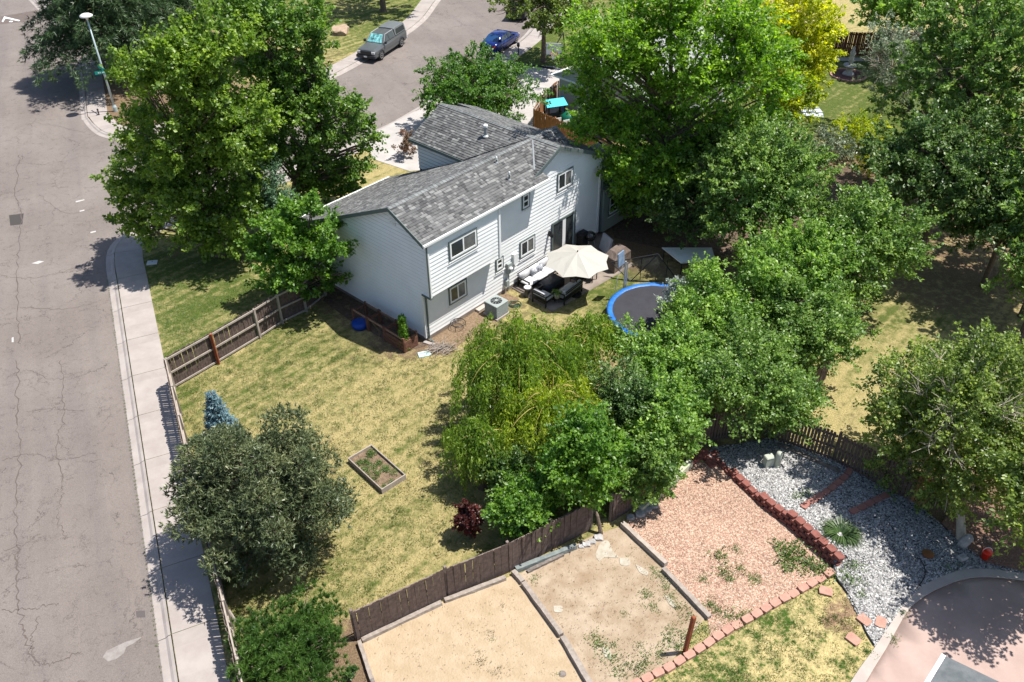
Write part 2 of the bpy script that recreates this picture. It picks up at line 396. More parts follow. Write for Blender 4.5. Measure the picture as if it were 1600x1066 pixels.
def offs(P, i, side, o):
    t = (P[min(i + 1, len(P) - 1)] - P[max(i - 1, 0)]).normalized(); nn = Vector((t.y, -t.x, 0)) * side
    return P[i] + nn * o
def kerb_run(path, side, root, walk_w, s0=0, first=0):
    P = densify(path, .61); prof = [(0, -.115), (.02, -.105), (.26, -.085), (.36, -.02), (.46, .0), (.485, .0)]
    k = 5; i = first
    while i + k < len(P):
        m = MB(); m2 = MB()
        for (o0, z0), (o1, z1) in zip(prof[:-1], prof[1:]):
            for j in range(i, i + k):
                e0 = .012 if j == i else 0; e1 = .012 if j == i + k - 1 else 0
                a, b, c, d = offs(P, j, side, o0), offs(P, j + 1, side, o0), offs(P, j + 1, side, o1), offs(P, j, side, o1)
                t = (b - a).normalized(); a = a + t * e0; d = d + t * e0; b = b - t * e1; c = c - t * e1
                a.z = b.z = z0; c.z = d.z = z1
                m.add([a, b, c, d] if side < 0 else [a, d, c, b], [(0, 1, 2, 3)])
        m.build('kerb_stone', M_conc, root)
        for j in range(i, i + k):
            e0 = .012 if j == i else 0; e1 = .012 if j == i + k - 1 else 0
            a, b, c, d = offs(P, j, side, .505), offs(P, j + 1, side, .505), offs(P, j + 1, side, .505 + walk_w), offs(P, j, side, .505 + walk_w)
            t = (b - a).normalized(); a = a + t * e0; d = d + t * e0; b = b - t * e1; c = c - t * e1
            q = [a, b, c, d] if side > 0 else [a, d, c, b]
            m2.add([Vector((x.x, x.y, .012)) for x in q] + [Vector((x.x, x.y, -.1)) for x in q], [(0, 3, 2, 1), (0, 1, 5, 4), (1, 2, 6, 5), (2, 3, 7, 6), (3, 0, 4, 7)])
        m2.build('paving_slab', M_conc, root)
        i += k
    return P
pav1 = MB().add([(-9, 10, -.19), (-8.9, 10, -.19), (-9, 10.1, -.19)], [(0, 1, 2)]).build('pavement', M_conc, kind='structure')
pav2 = MB().add([(-40, 90, -.19), (-39.9, 90, -.19), (-40, 90.1, -.19)], [(0, 1, 2)]).build('far_pavement', M_conc, kind='structure')
Pn = kerb_run(near_path, 1, pav1, 1.5)
Pf = kerb_run(far_path, -1, pav2, 1.4)
near_in = [offs(Pn, i, 1, .46) for i in range(0, len(Pn), 3)]
far_in = [offs(Pf, i, -1, .46) for i in range(0, len(Pf), 3)]

# the whole near block is lawn and bare soil; tint = (how green, how bare)
T = lambda px, py, a, b: (at(px, py)[0], at(px, py)[1], a, b)
tint_near = [T(*t) for t in [(300, 500, .8, 0), (260, 530, .55, .05), (350, 440, .85, 0), (420, 420, .8, .2), (330, 480, .6, 0), (480, 500, .75, 0), (450, 540, .55, 0), (380, 600, .5, 0),
    (300, 640, .6, 0), (460, 590, .35, 0), (600, 600, .22, 0), (560, 660, .12, .1), (500, 640, .2, .1), (540, 690, .0, .42), (600, 680, .1, .2), (650, 690, .3, 0), (700, 600, .2, .1), (620, 640, .1, .1),
    (760, 520, .3, .3), (720, 500, .1, .7), (745, 490, .1, .8), (790, 500, .3, .4), (840, 510, .45, .1), (900, 500, .3, .3), (930, 480, .8, 0), (950, 440, .85, .1), (1000, 410, .5, .5), (600, 860, .3, 0), (700, 850, .3, .05),
    (400, 960, .5, 0), (500, 900, .4, 0), (640, 760, .25, 0), (600, 730, .3, 0), (680, 720, .4, .1), (560, 480, .2, .85), (600, 510, .2, .9), (640, 530, .2, .8), (570, 530, .5, .2), (530, 460, .5, .6),
    (480, 720, .4, .5), (380, 850, .5, .4), (700, 700, .3, 0), (740, 780, .3, .2), (860, 700, .3, .5), (1000, 600, .3, .6), (1000, 380, .1, .9), (1060, 350, .1, .95), (1150, 300, .2, .9),
    (1330, 570, .2, .12), (1380, 520, .35, .1), (1300, 640, .0, .3), (1350, 620, .05, .2), (1450, 450, .3, .6), (1500, 430, .2, .7), (1420, 500, .6, .1), (1300, 140, .95, 0), (1400, 180, .95, 0), (1340, 300, .1, .9), (1330, 30, .0, .2),
    (1290, 180, .95, 0), (860, 80, .98, 0), (830, 90, .95, 0), (1000, 100, .6, .2), (585, 280, .15, .15), (610, 260, .1, .2), (550, 290, .25, .2), (1560, 480, .3, .5), (300, 360, .6, .4), (560, 1040, .0, .95), (1500, 800, .1, .9), (1600, 900, .1, .9), (1420, 640, .2, .3)]]
block = [(p.x, p.y) for p in near_in if p.y < 150] + [(120, 140), (120, -30), (10, -30)]
# keep the kerb part below y -20 out
block = [p for p in block if p[1] > -40]
sheet('lawn', block, M_lawn, 0, 1.6, tint=tint_near, skirt=.2)
tint_far = [T(540, 60, .65, 0), T(600, 30, .9, 0), T(480, 100, .4, .6), T(520, 90, .5, .3), T(400, 60, .5, .6), T(150, 120, .3, .8), T(200, 180, .2, .9), T(460, 20, .6, 0)]
sheet('far_lawn', [(p.x, p.y) for p in far_in] + [(-70, 160)], M_lawn, 0, 2.2, tint=tint_far, skirt=.2)

# ------------------------------------------------------------------ yard surfaces
sheet('driveway', wp([(571, 216), (600, 200), (647, 175), (700, 160), (760, 190), (700, 262), (640, 268), (583, 249)]), M_conc_w, .02, 1.5)
sheet('neighbour_driveway', wp([(742, 118), (786, 97), (870, 105), (905, 120), (880, 165), (845, 200), (800, 205), (760, 160)]), M_conc_w, .02, 1.5)
MB().tube([at(800, 101, .1), at(840, 103, .1), at(866, 107, .1)], .09, 6).build('driveway_edging', M_dark)
tag(bpy.data.objects['driveway_edging'], 'black edging pipe between the far driveway and the shaded dark lawn', 'edging')
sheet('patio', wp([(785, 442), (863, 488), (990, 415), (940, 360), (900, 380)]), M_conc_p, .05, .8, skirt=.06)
sheet('planting_bed', wp([(520, 445), (560, 470), (668, 540), (640, 548), (590, 525), (545, 500), (505, 470)]), M_soil, .012, .5, zf=lambda x, y: .02 * math.sin(x * 5) * math.cos(y * 4))
sheet('mulch_bed', wp([(668, 534), (790, 458), (812, 468), (770, 505), (735, 525), (700, 555), (660, 552)]), mat('dry_mulch', (.13, .085, .05), .95, var=(.24, .17, .11), vscale=8, bump=.05, bscale=16), .014, .6)
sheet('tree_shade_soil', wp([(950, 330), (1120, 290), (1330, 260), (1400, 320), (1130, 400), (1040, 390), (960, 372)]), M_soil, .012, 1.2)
sheet('sand_area', wp([(562, 1000), (700, 937), (790, 904), (812, 897), (850, 948), (925, 1066), (1000, 1250), (650, 1250), (580, 1070)]), M_sand, .03, .8, zf=lambda x, y: .012 * math.sin(x * 2.1) * math.sin(y * 1.7))
sheet('dirt_area', wp([(812, 897), (925, 838), (975, 822), (1040, 888), (1105, 962), (1040, 1046), (1005, 1062), (925, 1250), (1000, 1250), (925, 1066), (850, 948)][:7] + [(985, 1075), (960, 1180), (925, 1066), (850, 948)]), M_dirt, .026, .8, zf=lambda x, y: .01 * math.sin(x * 2.6) * math.sin(y * 1.9))
sheet('pink_gravel_area', wp([(978, 820), (990, 800), (1080, 722), (1120, 725), (1157, 760), (1195, 796), (1229, 820), (1266, 854), (1296, 880), (1300, 897), (1205, 946), (1110, 1000), (1105, 962), (1040, 888)]), M_pink, .016, .7)
HG = [(at(a, b)[0], at(a, b)[1], c) for a, b, c in [(1110, 715, .08), (1150, 745, .15), (1180, 770, .24), (1235, 812, .38), (1262, 835, .46), (1298, 866, .5), (1330, 740, .12), (1375, 745, .05), (1320, 925, .02), (1300, 897, .12), (1370, 1000, .03), (1450, 900, .05), (1345, 845, .3), (1500, 850, .05), (1130, 690, .02), (1410, 870, .12), (1380, 930, .05), (1250, 740, .15), (1600, 880, .03)]]
hg = lambda x, y: idw(HG, x, y)[0]
gpoly = wp([(1104, 722), (1112, 700), (1200, 688), (1300, 722), (1375, 745), (1430, 790), (1480, 830), (1600, 850), (1680, 900), (1640, 905), (1575, 893), (1522, 889), (1490, 894), (1450, 911), (1422, 933), (1398, 965), (1366, 1012), (1320, 925), (1302, 897), (1298, 872), (1266, 846), (1229, 812), (1195, 788), (1157, 752), (1120, 717)])
sheet('grey_gravel_area', gpoly, M_rock, .02, .5, zf=hg, skirt=.2)
sheet('brown_bed', wp([(1470, 820), (1500, 780), (1720, 780), (1720, 900), (1620, 900), (1540, 882), (1500, 850)]), mat('bark_mulch', (.13, .07, .05), .95, var=(.24, .14, .10), vscale=9, bump=.05, bscale=18), .1, .6)
TL2 = [T(1080, 1050, .62, 0), T(1150, 1020, .45, 0), T(1200, 1000, .15, 0), T(1280, 940, .2, .1), T(1310, 960, .1, .8), T(1340, 1010, .2, .2), T(1250, 1050, .25, 0), T(1200, 960, .8, 0), T(1330, 1060, .3, 0), T(1130, 1060, .7, 0)]
sheet('patchy_lawn', wp([(1005, 1070), (1042, 1052), (1110, 1012), (1205, 955), (1300, 903), (1320, 925), (1366, 1012), (1329, 1068), (1250, 1250), (900, 1250)]), M_lawn2, .024, .6, tint=TL2)
outer = smooth_path([at(x, y, .05) for x, y in [(1230, 1230), (1329, 1066), (1364, 1016), (1398, 965), (1422, 933), (1450, 911), (1490, 894), (1522, 889), (1575, 893), (1650, 908), (1760, 950)]], 4)
inner = smooth_path([at(x, y, .05) for x, y in [(1262, 1230), (1353, 1066), (1385, 1013), (1415, 960), (1436, 938), (1468, 919), (1516, 903), (1575, 904), (1645, 918), (1755, 960)]], 4)
sheet('concrete_patio', [p for p in inner] + [at(1800, 1300)], M_pinkc, .03, .8, skirt=.1)
k = min(len(outer), len(inner)); o2 = outer; i2 = [inner[min(len(inner) - 1, round(j * (len(inner) - 1) / (len(outer) - 1)))] for j in range(len(outer))]
m = MB()
for j in range(len(o2) - 1):
    q = [o2[j], i2[j], i2[j + 1], o2[j + 1]]
    m.add([Vector((p.x, p.y, .075)) for p in q] + [Vector((p.x, p.y, -.05)) for p in q], [(0, 1, 2, 3), (4, 7, 3, 0)[::-1], (5, 6, 2, 1)])
pb = m.build('patio_border', M_bord, kind='structure')

def unit(a): return a / (np.linalg.norm(a, axis=-1, keepdims=True) + 1e-9)
def leaf_faces(P, A, N, L, Wd, fold=.15, single=False):
    """rhombic folded leaves: P base, A axis, N normal"""
    A = unit(A); S_ = unit(np.cross(A, N)); Nn = np.cross(S_, A); n = len(P); L = L[:, None]; Wd = Wd[:, None]
    if single:
        V = np.stack([P - S_ * Wd * .4, P + A * L, P + S_ * Wd * .4], 1).reshape(-1, 3); return V, 3 * np.arange(n)[:, None] + np.array([[0, 1, 2]])
    v0 = P; v1 = P + A * L * .5 + S_ * Wd * .5 + Nn * fold * Wd; v2 = P + A * L; v3 = P + A * L * .5 - S_ * Wd * .5 + Nn * fold * Wd
    V = np.stack([v0, v1, v2, v3], 1).reshape(-1, 3); o = 4 * np.arange(n)[:, None]
    F = np.concatenate([o + np.array([[0, 1, 2]]), o + np.array([[0, 2, 3]])], 1).reshape(-1, 3); return V, F
# scattered stones and tufts
def in_poly(x, y, P):
    c = False; n = len(P); j = n - 1
    for i in range(n):
        if (P[i][1] > y) != (P[j][1] > y) and x < (P[j][0] - P[i][0]) * (y - P[i][1]) / (P[j][1] - P[i][1]) + P[i][0]: c = not c
        j = i
    return c
def scatter_pts(poly, n):
    xs = [p[0] for p in poly]; ys = [p[1] for p in poly]; out = []
    while len(out) < n:
        x, y = rnd.uniform(min(xs), max(xs)), rnd.uniform(min(ys), max(ys))
        if in_poly(x, y, poly): out.append((x, y))
    return out
def stones(name, poly, n, s0, s1, m, zf=None, label='', cat='gravel'):
    pts = np.array(scatter_pts(poly, n)); z = np.array([zf(x, y) if zf else 0 for x, y in pts])
    base = np.array([(1, 0, 0), (0, 1, 0), (-1, 0, 0), (0, -1, 0), (.25, .2, .8)], float)
    fc = np.array([(0, 1, 4), (1, 2, 4), (2, 3, 4), (3, 0, 4)])
    sz = NP.uniform(s0, s1, (n, 1, 1)) * NP.uniform(.6, 1.3, (n, 5, 1)); ang = NP.uniform(0, 6.28, n)
    B = base[None] * sz; ca, sa = np.cos(ang)[:, None], np.sin(ang)[:, None]
    X = B[..., 0] * ca - B[..., 1] * sa * .75; Y = B[..., 0] * sa + B[..., 1] * ca * .75
    V = np.stack([X + pts[:, 0:1], Y + pts[:, 1:2], B[..., 2] + z[:, None] + s0 * .25], -1).reshape(-1, 3)
    F = (fc[None] + 5 * np.arange(n)[:, None, None]).reshape(-1, 3)
    o = link(name, np_mesh(name, V, F), m, kind='stuff'); return tag(o, label, cat)
M_st = bpy.data.materials.new('river_stone'); M_st.use_nodes = True
_n, _l = M_st.node_tree.nodes, M_st.node_tree.links; _g = _n.new('ShaderNodeNewGeometry'); _rp = _n.new('ShaderNodeValToRGB')
_l.new(_g.outputs['Random Per Island'], _rp.inputs[0])
for i, c in enumerate([(.10, .10, .11), (.34, .33, .33), (.62, .60, .57), (.74, .72, .70)]):
    e = _rp.color_ramp.elements[i] if i < 2 else _rp.color_ramp.elements.new(.5)
    e.color = lin(c)
for i, e in enumerate(sorted(_rp.color_ramp.elements, key=lambda e: e.color[0])): pass
_e = _rp.color_ramp.elements
for i, (p, c) in enumerate([(0, (.11, .105, .10)), (.3, (.21, .205, .20)), (.65, (.33, .325, .32)), (1, (.52, .505, .485))]): _e[i].position = p; _e[i].color = lin(c)
_l.new(_rp.outputs[0], _n['Principled BSDF'].inputs['Base Color']); _n['Principled BSDF'].inputs['Roughness'].default_value = .85
stones('river_stones', gpoly, 26000, .018, .055, M_st, lambda x, y: hg(x, y) + .02, 'grey and white river stones loose over the garden bed above the red block wall')
pinkpoly = wp([(978, 822), (1080, 726), (1120, 728), (1195, 800), (1266, 858), (1296, 885), (1205, 944), (1112, 995), (1105, 962), (1040, 888)])
stones('pink_chippings', pinkpoly, 12000, .012, .03, mat('pink_chip', (.44, .29, .215), .9, island=.3), lambda x, y: .016, 'pink granite chippings loose across the square gravel plot')

def tufts(name, P, n_per, h, w, m, spread, label, cat='weeds', lean=.6, zf=None, leafy=False):
    P = np.array([(x, y, s_, zf(x, y) if zf else .015) for x, y, s_ in P]); n = len(P) * n_per; ci = np.repeat(np.arange(len(P)), n_per); q = P[ci]
    a = NP.uniform(0, 6.283, n); r = spread * q[:, 2] * NP.random(n) ** (.9 if leafy else .6); arm = 1 + .45 * np.sin(a * 3 + q[:, 0] * 9) if leafy else 1
    X = np.stack([q[:, 0] + r * arm * np.cos(a), q[:, 1] + r * arm * np.sin(a), q[:, 3] + (NP.random(n) * h * q[:, 2] * .6 if leafy else 0)], -1)
    A = np.stack([np.cos(a) * lean, np.sin(a) * lean, np.full(n, .25 if leafy else 1.0)], -1) + NP.normal(size=(n, 3)) * (.5 if leafy else .35)
    Nn = NP.normal(size=(n, 3)) * .5 + np.array([0, 0, 1.]); L = h * q[:, 2] * NP.uniform(.5, 1.2, n) * (.5 if leafy else 1)
    V, F = leaf_faces(X, A, Nn, L, (L * .5 if leafy else np.full(n, w * 1.2)), single=not leafy)
    o = link(name, np_mesh(name, V, F), m, kind='stuff'); return tag(o, label, cat)
M_grass = leaf_mat('dry_grass', (.23, .19, .075), (.13, .155, .04), .3)
M_weed = leaf_mat('weed_leaf', (.085, .14, .03), (.12, .20, .05), .3)
yard = wp([(275, 610), (440, 510), (520, 520), (640, 560), (760, 510), (860, 500), (950, 520), (900, 600), (800, 720), (720, 860), (560, 960), (360, 1060), (320, 850)])
tufts('grass', [(x, y, rnd.uniform(.7, 1.4)) for x, y in scatter_pts(yard, 9000)], 5, .07, .022, M_grass, .16, 'short dry grass of the large sunlit back lawn', 'grass', 1.0)
front = wp([(232, 430), (420, 440), (430, 452), (262, 560)])
tufts('grass', [(x, y, rnd.uniform(.7, 1.4)) for x, y in scatter_pts(front, 1800)], 5, .07, .02, M_weed, .16, 'short green grass of the corner lawn beside the pavement', 'grass', 1.0)

wd = [(1010, 930, 1.2), (1020, 950, 1), (975, 960, .7), (960, 1010, .8), (938, 1010, 1.5), (955, 1030, 1.4), (930, 995, 1), (1045, 1000, 1.2), (1060, 1010, 1.4), (1030, 1020, 1.2), (1010, 1035, 1.3), (1050, 985, 1.0), (1085, 990, 1.2), (1100, 985, 1.1), (1000, 1010, .8), (835, 905, .8), (734, 920, .8), (1000, 1050, 1.3), (1075, 1000, 1.3), (770, 1000, .5), (765, 960, .4), (870, 1055, .5), (1035, 905, .9), (1040, 920, 1.0), (1050, 935, 1), (1060, 950, 1.1), (1075, 965, 1.1), (980, 870, .3), (960, 890, .3), (1020, 890, .7), (1026, 897, .8), (985, 1040, 1.2), (965, 1050, 1.1)]
tufts('weeds', [(at(a, b)[0], at(a, b)[1], s) for a, b, s in wd], 150, .11, .035, M_weed, .3, 'green weeds growing over the bare dirt plot beside the timbers', 'weeds', leafy=True)
wp2 = [(1125, 870, 1.3), (1130, 895, 1.2), (1155, 890, 1), (1140, 905, 1), (1098, 905, .8), (1175, 905, .8), (1185, 908, .8), (1150, 860, .8), (1230, 870, 2), (1245, 860, 1.8), (1240, 880, 1.8), (1275, 890, 1.8), (1262, 880, 1.5), (1290, 895, 1.5), (1218, 855, 1.3), (1160, 965, 1.2), (1140, 965, 1.0), (1110, 945, 1.0), (1120, 955, 1.0), (1230, 890, 1.2)]
tufts('weeds', [(at(a, b)[0], at(a, b)[1], s) for a, b, s in wp2], 170, .13, .04, M_weed, .3, 'green weeds sprouting through the pink gravel below the block wall', 'weeds', leafy=True)
wr = [(1330, 890, 1.4), (1320, 905, 1.4), (1340, 910, 1), (1345, 930, 1), (1250, 785, 1), (1260, 782, 1.1), (1240, 788, .8), (1395, 1000, .8), (1355, 1020, .9), (1480, 890, .8), (1495, 885, .7), (1410, 960, .6)]
tufts('weeds', [(at(a, b)[0], at(a, b)[1], s) for a, b, s in wr], 150, .13, .04, M_weed, .3, 'green weeds between the grey river stones', 'weeds', zf=hg, leafy=True)
kw = [(at(x, y)[0], at(x, y)[1], s) for x, y, s in [(200, 551, .7), (192, 498, .5), (210, 609, .7), (221, 673, .8), (234, 744, 1.5), (243, 830, .5), (277, 1029, .4)]]
kw += [(street(s, KN - .02)[0], street(s, KN - .02)[1], rnd.uniform(.15, .42)) for s in np.arange(12, 46, .22) if rnd.random() < .8]
tufts('kerb_weeds', kw, 16, .12, .02, M_weed, .16, 'thin weeds in the cracks along the kerb and gutter', 'weeds', zf=lambda x, y: -.1)

tufts('grass_clumps', [(x, y, rnd.uniform(.5, 1.5)) for x, y in scatter_pts(wp([(1030, 1066), (1110, 1014), (1205, 957), (1298, 906), (1318, 930), (1360, 1010), (1325, 1066), (1250, 1150), (950, 1150)]), 420)], 34, .09, .02, leaf_mat('lawn_clump', (.05, .095, .018), (.10, .15, .03), .3), .13, 'dark green grass clumps on the patchy straw lawn below the edging row', 'grass', 1.0)
tufts('grass_clumps', [(x, y, rnd.uniform(.4, 1.4)) for x, y in scatter_pts(yard, 900)], 26, .09, .02, leaf_mat('lawn_clump', (.05, .095, .018)), .17, 'greener tufts dotted over the dry back lawn', 'grass', 1.0)
# ------------------------------------------------------------------ the house
HO = Vector((-3.76, 33.44, 0)); YAW = math.radians(47.19)
HA = Vector((math.cos(YAW), math.sin(YAW), 0)); HB = Vector((-math.sin(YAW), math.cos(YAW), 0))
def hw(u, v, z=0): return HO + HA * u + HB * v + Vector((0, 0, z))
house = thing('house', 'white two-storey house with lap siding and a grey shingle cross-gable roof in the middle', 'house', HO, YAW)
SB, RK = .5, .472                       # slopes of the back and street roof planes
def z_back(v): return 6.95 - SB * (2.1 - v)
def z_str(v): return 6.95 - RK * (v - 2.1)
def z_wl(u): return 7.0 - .48 * (9.65 - u)
def z_wr(u): return 7.0 - .45 * (u - 9.65)

def wall_solid(name, pts3, thick, mt=None):      # thin closed slab behind the boards
    m = MB(); m.prism(pts3, thick); return m.build(name, mt or M_side, house)
def boards(fn, out, z0, z1, L, Rr, exp=.205, lip=.026, gap=0):
    """lap siding: fn(s, z) -> local point, out = outward vector, L(z)/Rr(z) = extent"""
    z = z0; out = Vector(out)
    while z < z1 - .02:
        t = min(z + exp, z1); a0, b0, a1, b1 = L(z + .001), Rr(z + .001), L(t - .001), Rr(t - .001)
        if b0 - a0 > .05:
            if b1 - a1 < .01: b1 = a1 = (a1 + b1) / 2; b1 += .01
            lo, hi = out * lip, out * .001
            tg = t - gap; P = [fn(a0, z) + lo, fn(b0, z) + lo, fn(b1, tg) + hi, fn(a1, tg) + hi, fn(a0, z), fn(b0, z)]
            MB().add(P, [(0, 1, 2, 3), (4, 5, 1, 0), (0, 3, 4), (1, 5, 2)]).build('siding_board', M_side, house)
        z = t
V3 = lambda *a: Vector(a)
# lower back wall and the tall gable end
def uL(z): return 0 if z < 2.84 else 4.78
def uR(z): return 13.6
wall_solid('wall', [V3(0, .60, 0), V3(13.6, .60, 0), V3(13.6, .60, 5.0), V3(9.65, .60, 6.85), V3(8.0, .60, 6.05), V3(7.9, .60, 5.55), V3(4.78, .60, 5.55), V3(0, .60, 2.84)], (0, .2, 0))
fb = lambda s, z: V3(s, .59, z)
boards(fb, (0, -1, 0), .22, 2.84, lambda z: .02, uR)
boards(fb, (0, -1, 0), 2.84, 5.54, lambda z: 4.78, lambda z: min(13.6, 9.65 + (6.88 - z) / .45))
boards(fb, (0, -1, 0), 5.54, 6.84, lambda z: max(8.0, 9.65 - (6.85 - z) / .48), lambda z: 9.65 + (6.85 - z) / .45)
# jettied upper wall
m = MB().box(0, 4.78, .02, .59, 2.84, 5.74); m.build('wall', M_side, house)
boards(lambda s, z: V3(s, .01, z), (0, -1, 0), 2.86, 5.72, lambda z: .0, lambda z: 4.78)
boards(lambda s, z: V3(4.79, s, z), (1, 0, 0), 2.86, 5.56, lambda z: .0, lambda z: .58)
# side gable wall
sp = [V3(0, .6, 0), V3(0, 10.7, 0), V3(0, 10.7, z_str(10.7) - .12), V3(0, 2.1, 6.8), V3(0, .05, z_back(.05) - .14), V3(0, .05, 2.86), V3(0, .6, 2.86)]
M_lapshade = mat('lap_shadow_backing', (.16, .165, .17), .9)  # dark colour seen through the board gaps paints the shadow line under each lap
wall_solid('wall', sp, (.18, 0, 0), M_lapshade)
def vT(z): return 10.7 if z < 2.75 else min(10.7, 2.1 + (6.82 - z) / RK)
boards(lambda s, z: V3(-.01, s, z), (-1, 0, 0), .22, 2.84, lambda z: .6, vT, lip=.045, gap=.05)
boards(lambda s, z: V3(-.01, s, z), (-1, 0, 0), 2.84, 6.8, lambda z: 0 if z < 5.7 else 2.1 - (6.82 - z) / SB, vT, lip=.045, gap=.05)
# wing side wall
wall_solid('wall', [V3(7.42, 4.4, 4.2), V3(7.42, 8.65, 0), V3(7.42, 8.65, 5.75), V3(7.42, 4.4, 5.75)], (.18, 0, 0), M_lapshade)
boards(lambda s, z: V3(7.41, s, z), (-1, 0, 0), 3.8, 5.72, lambda z: 2.2 + (6.95 - z) / RK - .1, lambda z: 8.65, lip=.045, gap=.05)
# street-side and right-hand walls
MB().box(.02, 7.3, 10.5, 10.68, 0, 2.75).build('wall', M_side, house)
m = MB().box(7.5, 13.6, 8.45, 8.62, 0, 5.2); m.prism([V3(7.5, 8.45, 5.2), V3(13.5, 8.45, 5.2), V3(9.65, 8.45, 6.85)], (0, .17, 0)); m.build('wall', M_side, house)
MB().box(13.42, 13.58, .82, 8.44, 0, 5.1).build('wall', M_side, house)
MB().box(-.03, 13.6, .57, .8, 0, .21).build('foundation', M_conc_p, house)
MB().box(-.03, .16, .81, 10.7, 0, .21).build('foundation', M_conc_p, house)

def in_cv(poly, a, b, c):  # clip polygon (u,v) by a*u+b*v<=c
    out = []; n = len(poly)
    for i in range(n):
        p, q = poly[i], poly[(i + 1) % n]; dp = a * p[0] + b * p[1] - c; dq = a * q[0] + b * q[1] - c
        if dp <= 0: out.append(p)
        if dp * dq < 0: t = dp / (dp - dq); out.append((p[0] + (q[0] - p[0]) * t, p[1] + (q[1] - p[1]) * t))
    return out
def tri_ccw(P):
    A = sum(P[i][0] * P[(i + 1) % len(P)][1] - P[(i + 1) % len(P)][0] * P[i][1] for i in range(len(P)))
    return P if A > 0 else P[::-1]
SH_V, SH_F, SH_C = [], [], []
tones = [(.062, .062, .063), (.088, .088, .088), (.108, .107, .106), (.135, .134, .132), (.175, .174, .17), (.10, .10, .099)]
def shingle(polys, zf, axis, sgn, o0, tone=1.0):
    """axis 'v': courses run along u and step up the roof along sgn*v (uphill)"""
    for poly in polys:
        poly = tri_ccw(poly); us = [p[0] for p in poly]; vs = [p[1] for p in poly]
        lo, hi = (min(vs), max(vs)) if axis == 'v' else (min(us), max(us))
        a0, a1 = (min(us), max(us)) if axis == 'v' else (min(vs), max(vs))
        ex = .135; c = 0; t = lo if sgn > 0 else hi
        while (t < hi if sgn > 0 else t > lo):
            t2 = t + ex * sgn; s = a0 - rnd.random() * .3; prev = rnd.randrange(6)
            while s < a1:
                w = rnd.choice((.10, .14, .18, .22, .27)); s2 = s + w
                r = ([(s, t), (s2, t), (s2, t2), (s, t2)] if axis == 'v' else [(t, s), (t2, s), (t2, s2), (t, s2)]); r = tri_ccw(r)
                for i in range(len(poly)):
                    p, q = poly[i], poly[(i + 1) % len(poly)]; a, b = (q[1] - p[1]), -(q[0] - p[0])
                    r = in_cv(r, a, b, a * p[0] + b * p[1])
                    if len(r) < 3: break
                if len(r) >= 3:
                    lift = rnd.choice((.018, .03)); o = len(SH_V)
                    top = []
                    for (u, v) in r:
                        d = ((v if axis == 'v' else u) - t) * sgn / ex; top.append((u, v, zf(u, v) + .012 + lift * (1 - d)))
                    SH_V.extend(top); SH_F.append(tuple(range(o, o + len(r)))); n = len(r)
                    SH_V.extend([(x, y, zf(x, y)) for x, y, z in top])
                    for i in range(n): SH_F.append((o + i, o + n + i, o + n + (i + 1) % n, o + (i + 1) % n))
                    cc = tones[rnd.randrange(6) if rnd.random() < .65 else prev]; k2 = rnd.uniform(.85, 1.15) * tone
                    SH_C.append((tuple(x * k2 for x in cc), 2 * n))
                s = s2
            t = t2; c += 1
planes = [([(-.3, -.1), (8.35, -.1), (8.35, .57), (8.0, .57), (9.65, 2.1), (-.3, 2.1)], lambda u, v: z_back(v), 'v', 1),
          ([(7.64, .28), (9.65, .28), (9.65, 2.1)], lambda u, v: z_wl(u), 'u', 1),
          ([(9.65, 2.1), (11.5, 2.1), (11.35, .5)], lambda u, v: z_back(v) + .004, 'v', 1),
          ([(9.65, 2.1), (11.5, 2.1), (11.5, 3.8)], lambda u, v: z_str(v) + .004, 'v', -1),
          ([(9.65, .28), (13.9, .28), (13.9, 8.95), (9.65, 8.95)], lambda u, v: z_wr(u), 'u', -1),
          ([(12.3, 8.95), (13.9, 8.95), (13.9, 10.4), (12.3, 10.4)], lambda u, v: z_wr(u), 'u', -1),
          ([(-.3, 2.1), (9.65, 2.1), (7.1, 4.75), (7.1, 11.0), (-.3, 11.0)], lambda u, v: z_str(v), 'v', -1),
          ([(9.65, 2.1), (7.1, 4.75), (7.1, 8.95), (9.65, 8.95)], lambda u, v: z_wl(u), 'u', 1)]
deck = MB()
for poly, zf, ax, sg in planes:
    # convex split for the two notched planes
    if len(poly) == 6: parts = [[(-.3, -.1), (8.0, -.1), (8.0, .57), (9.65, 2.1), (-.3, 2.1)], [(8.0, -.1), (8.35, -.1), (8.35, .57), (8.0, .57)]]; parts = [[(-.3, -.1), (8.0, -.1), (8.0, 2.1), (-.3, 2.1)], [(8.0, .57), (9.65, 2.1), (8.0, 2.1)], parts[1]]
    elif len(poly) == 5: parts = [[(-.3, 2.1), (7.1, 2.1), (7.1, 11.0), (-.3, 11.0)], [(7.1, 2.1), (9.65, 2.1), (7.1, 4.75)]]
    else: parts = [poly]
    tone = 1.0
    shingle(parts, zf, ax, sg, 0, tone)
    for q in parts:
        q = tri_ccw(q); top = [V3(u, v, zf(u, v) - .012) for u, v in q]; deck.prism([p + V3(0, 0, -.1) for p in top], (0, 0, .1))
deck.build('roof_deck', M_trimd, house)
me = bpy.data.meshes.new('shingles'); me.from_pydata(SH_V, [], SH_F); me.update()
ca = me.color_attributes.new('tint', 'FLOAT_COLOR', 'POINT'); buf = []
for c, n in SH_C: buf += [c[0], c[1], c[2], 1] * n
ca.data.foreach_set('color', buf); o = link('shingles', me, M_shin, house); o['kind'] = 'stuff'
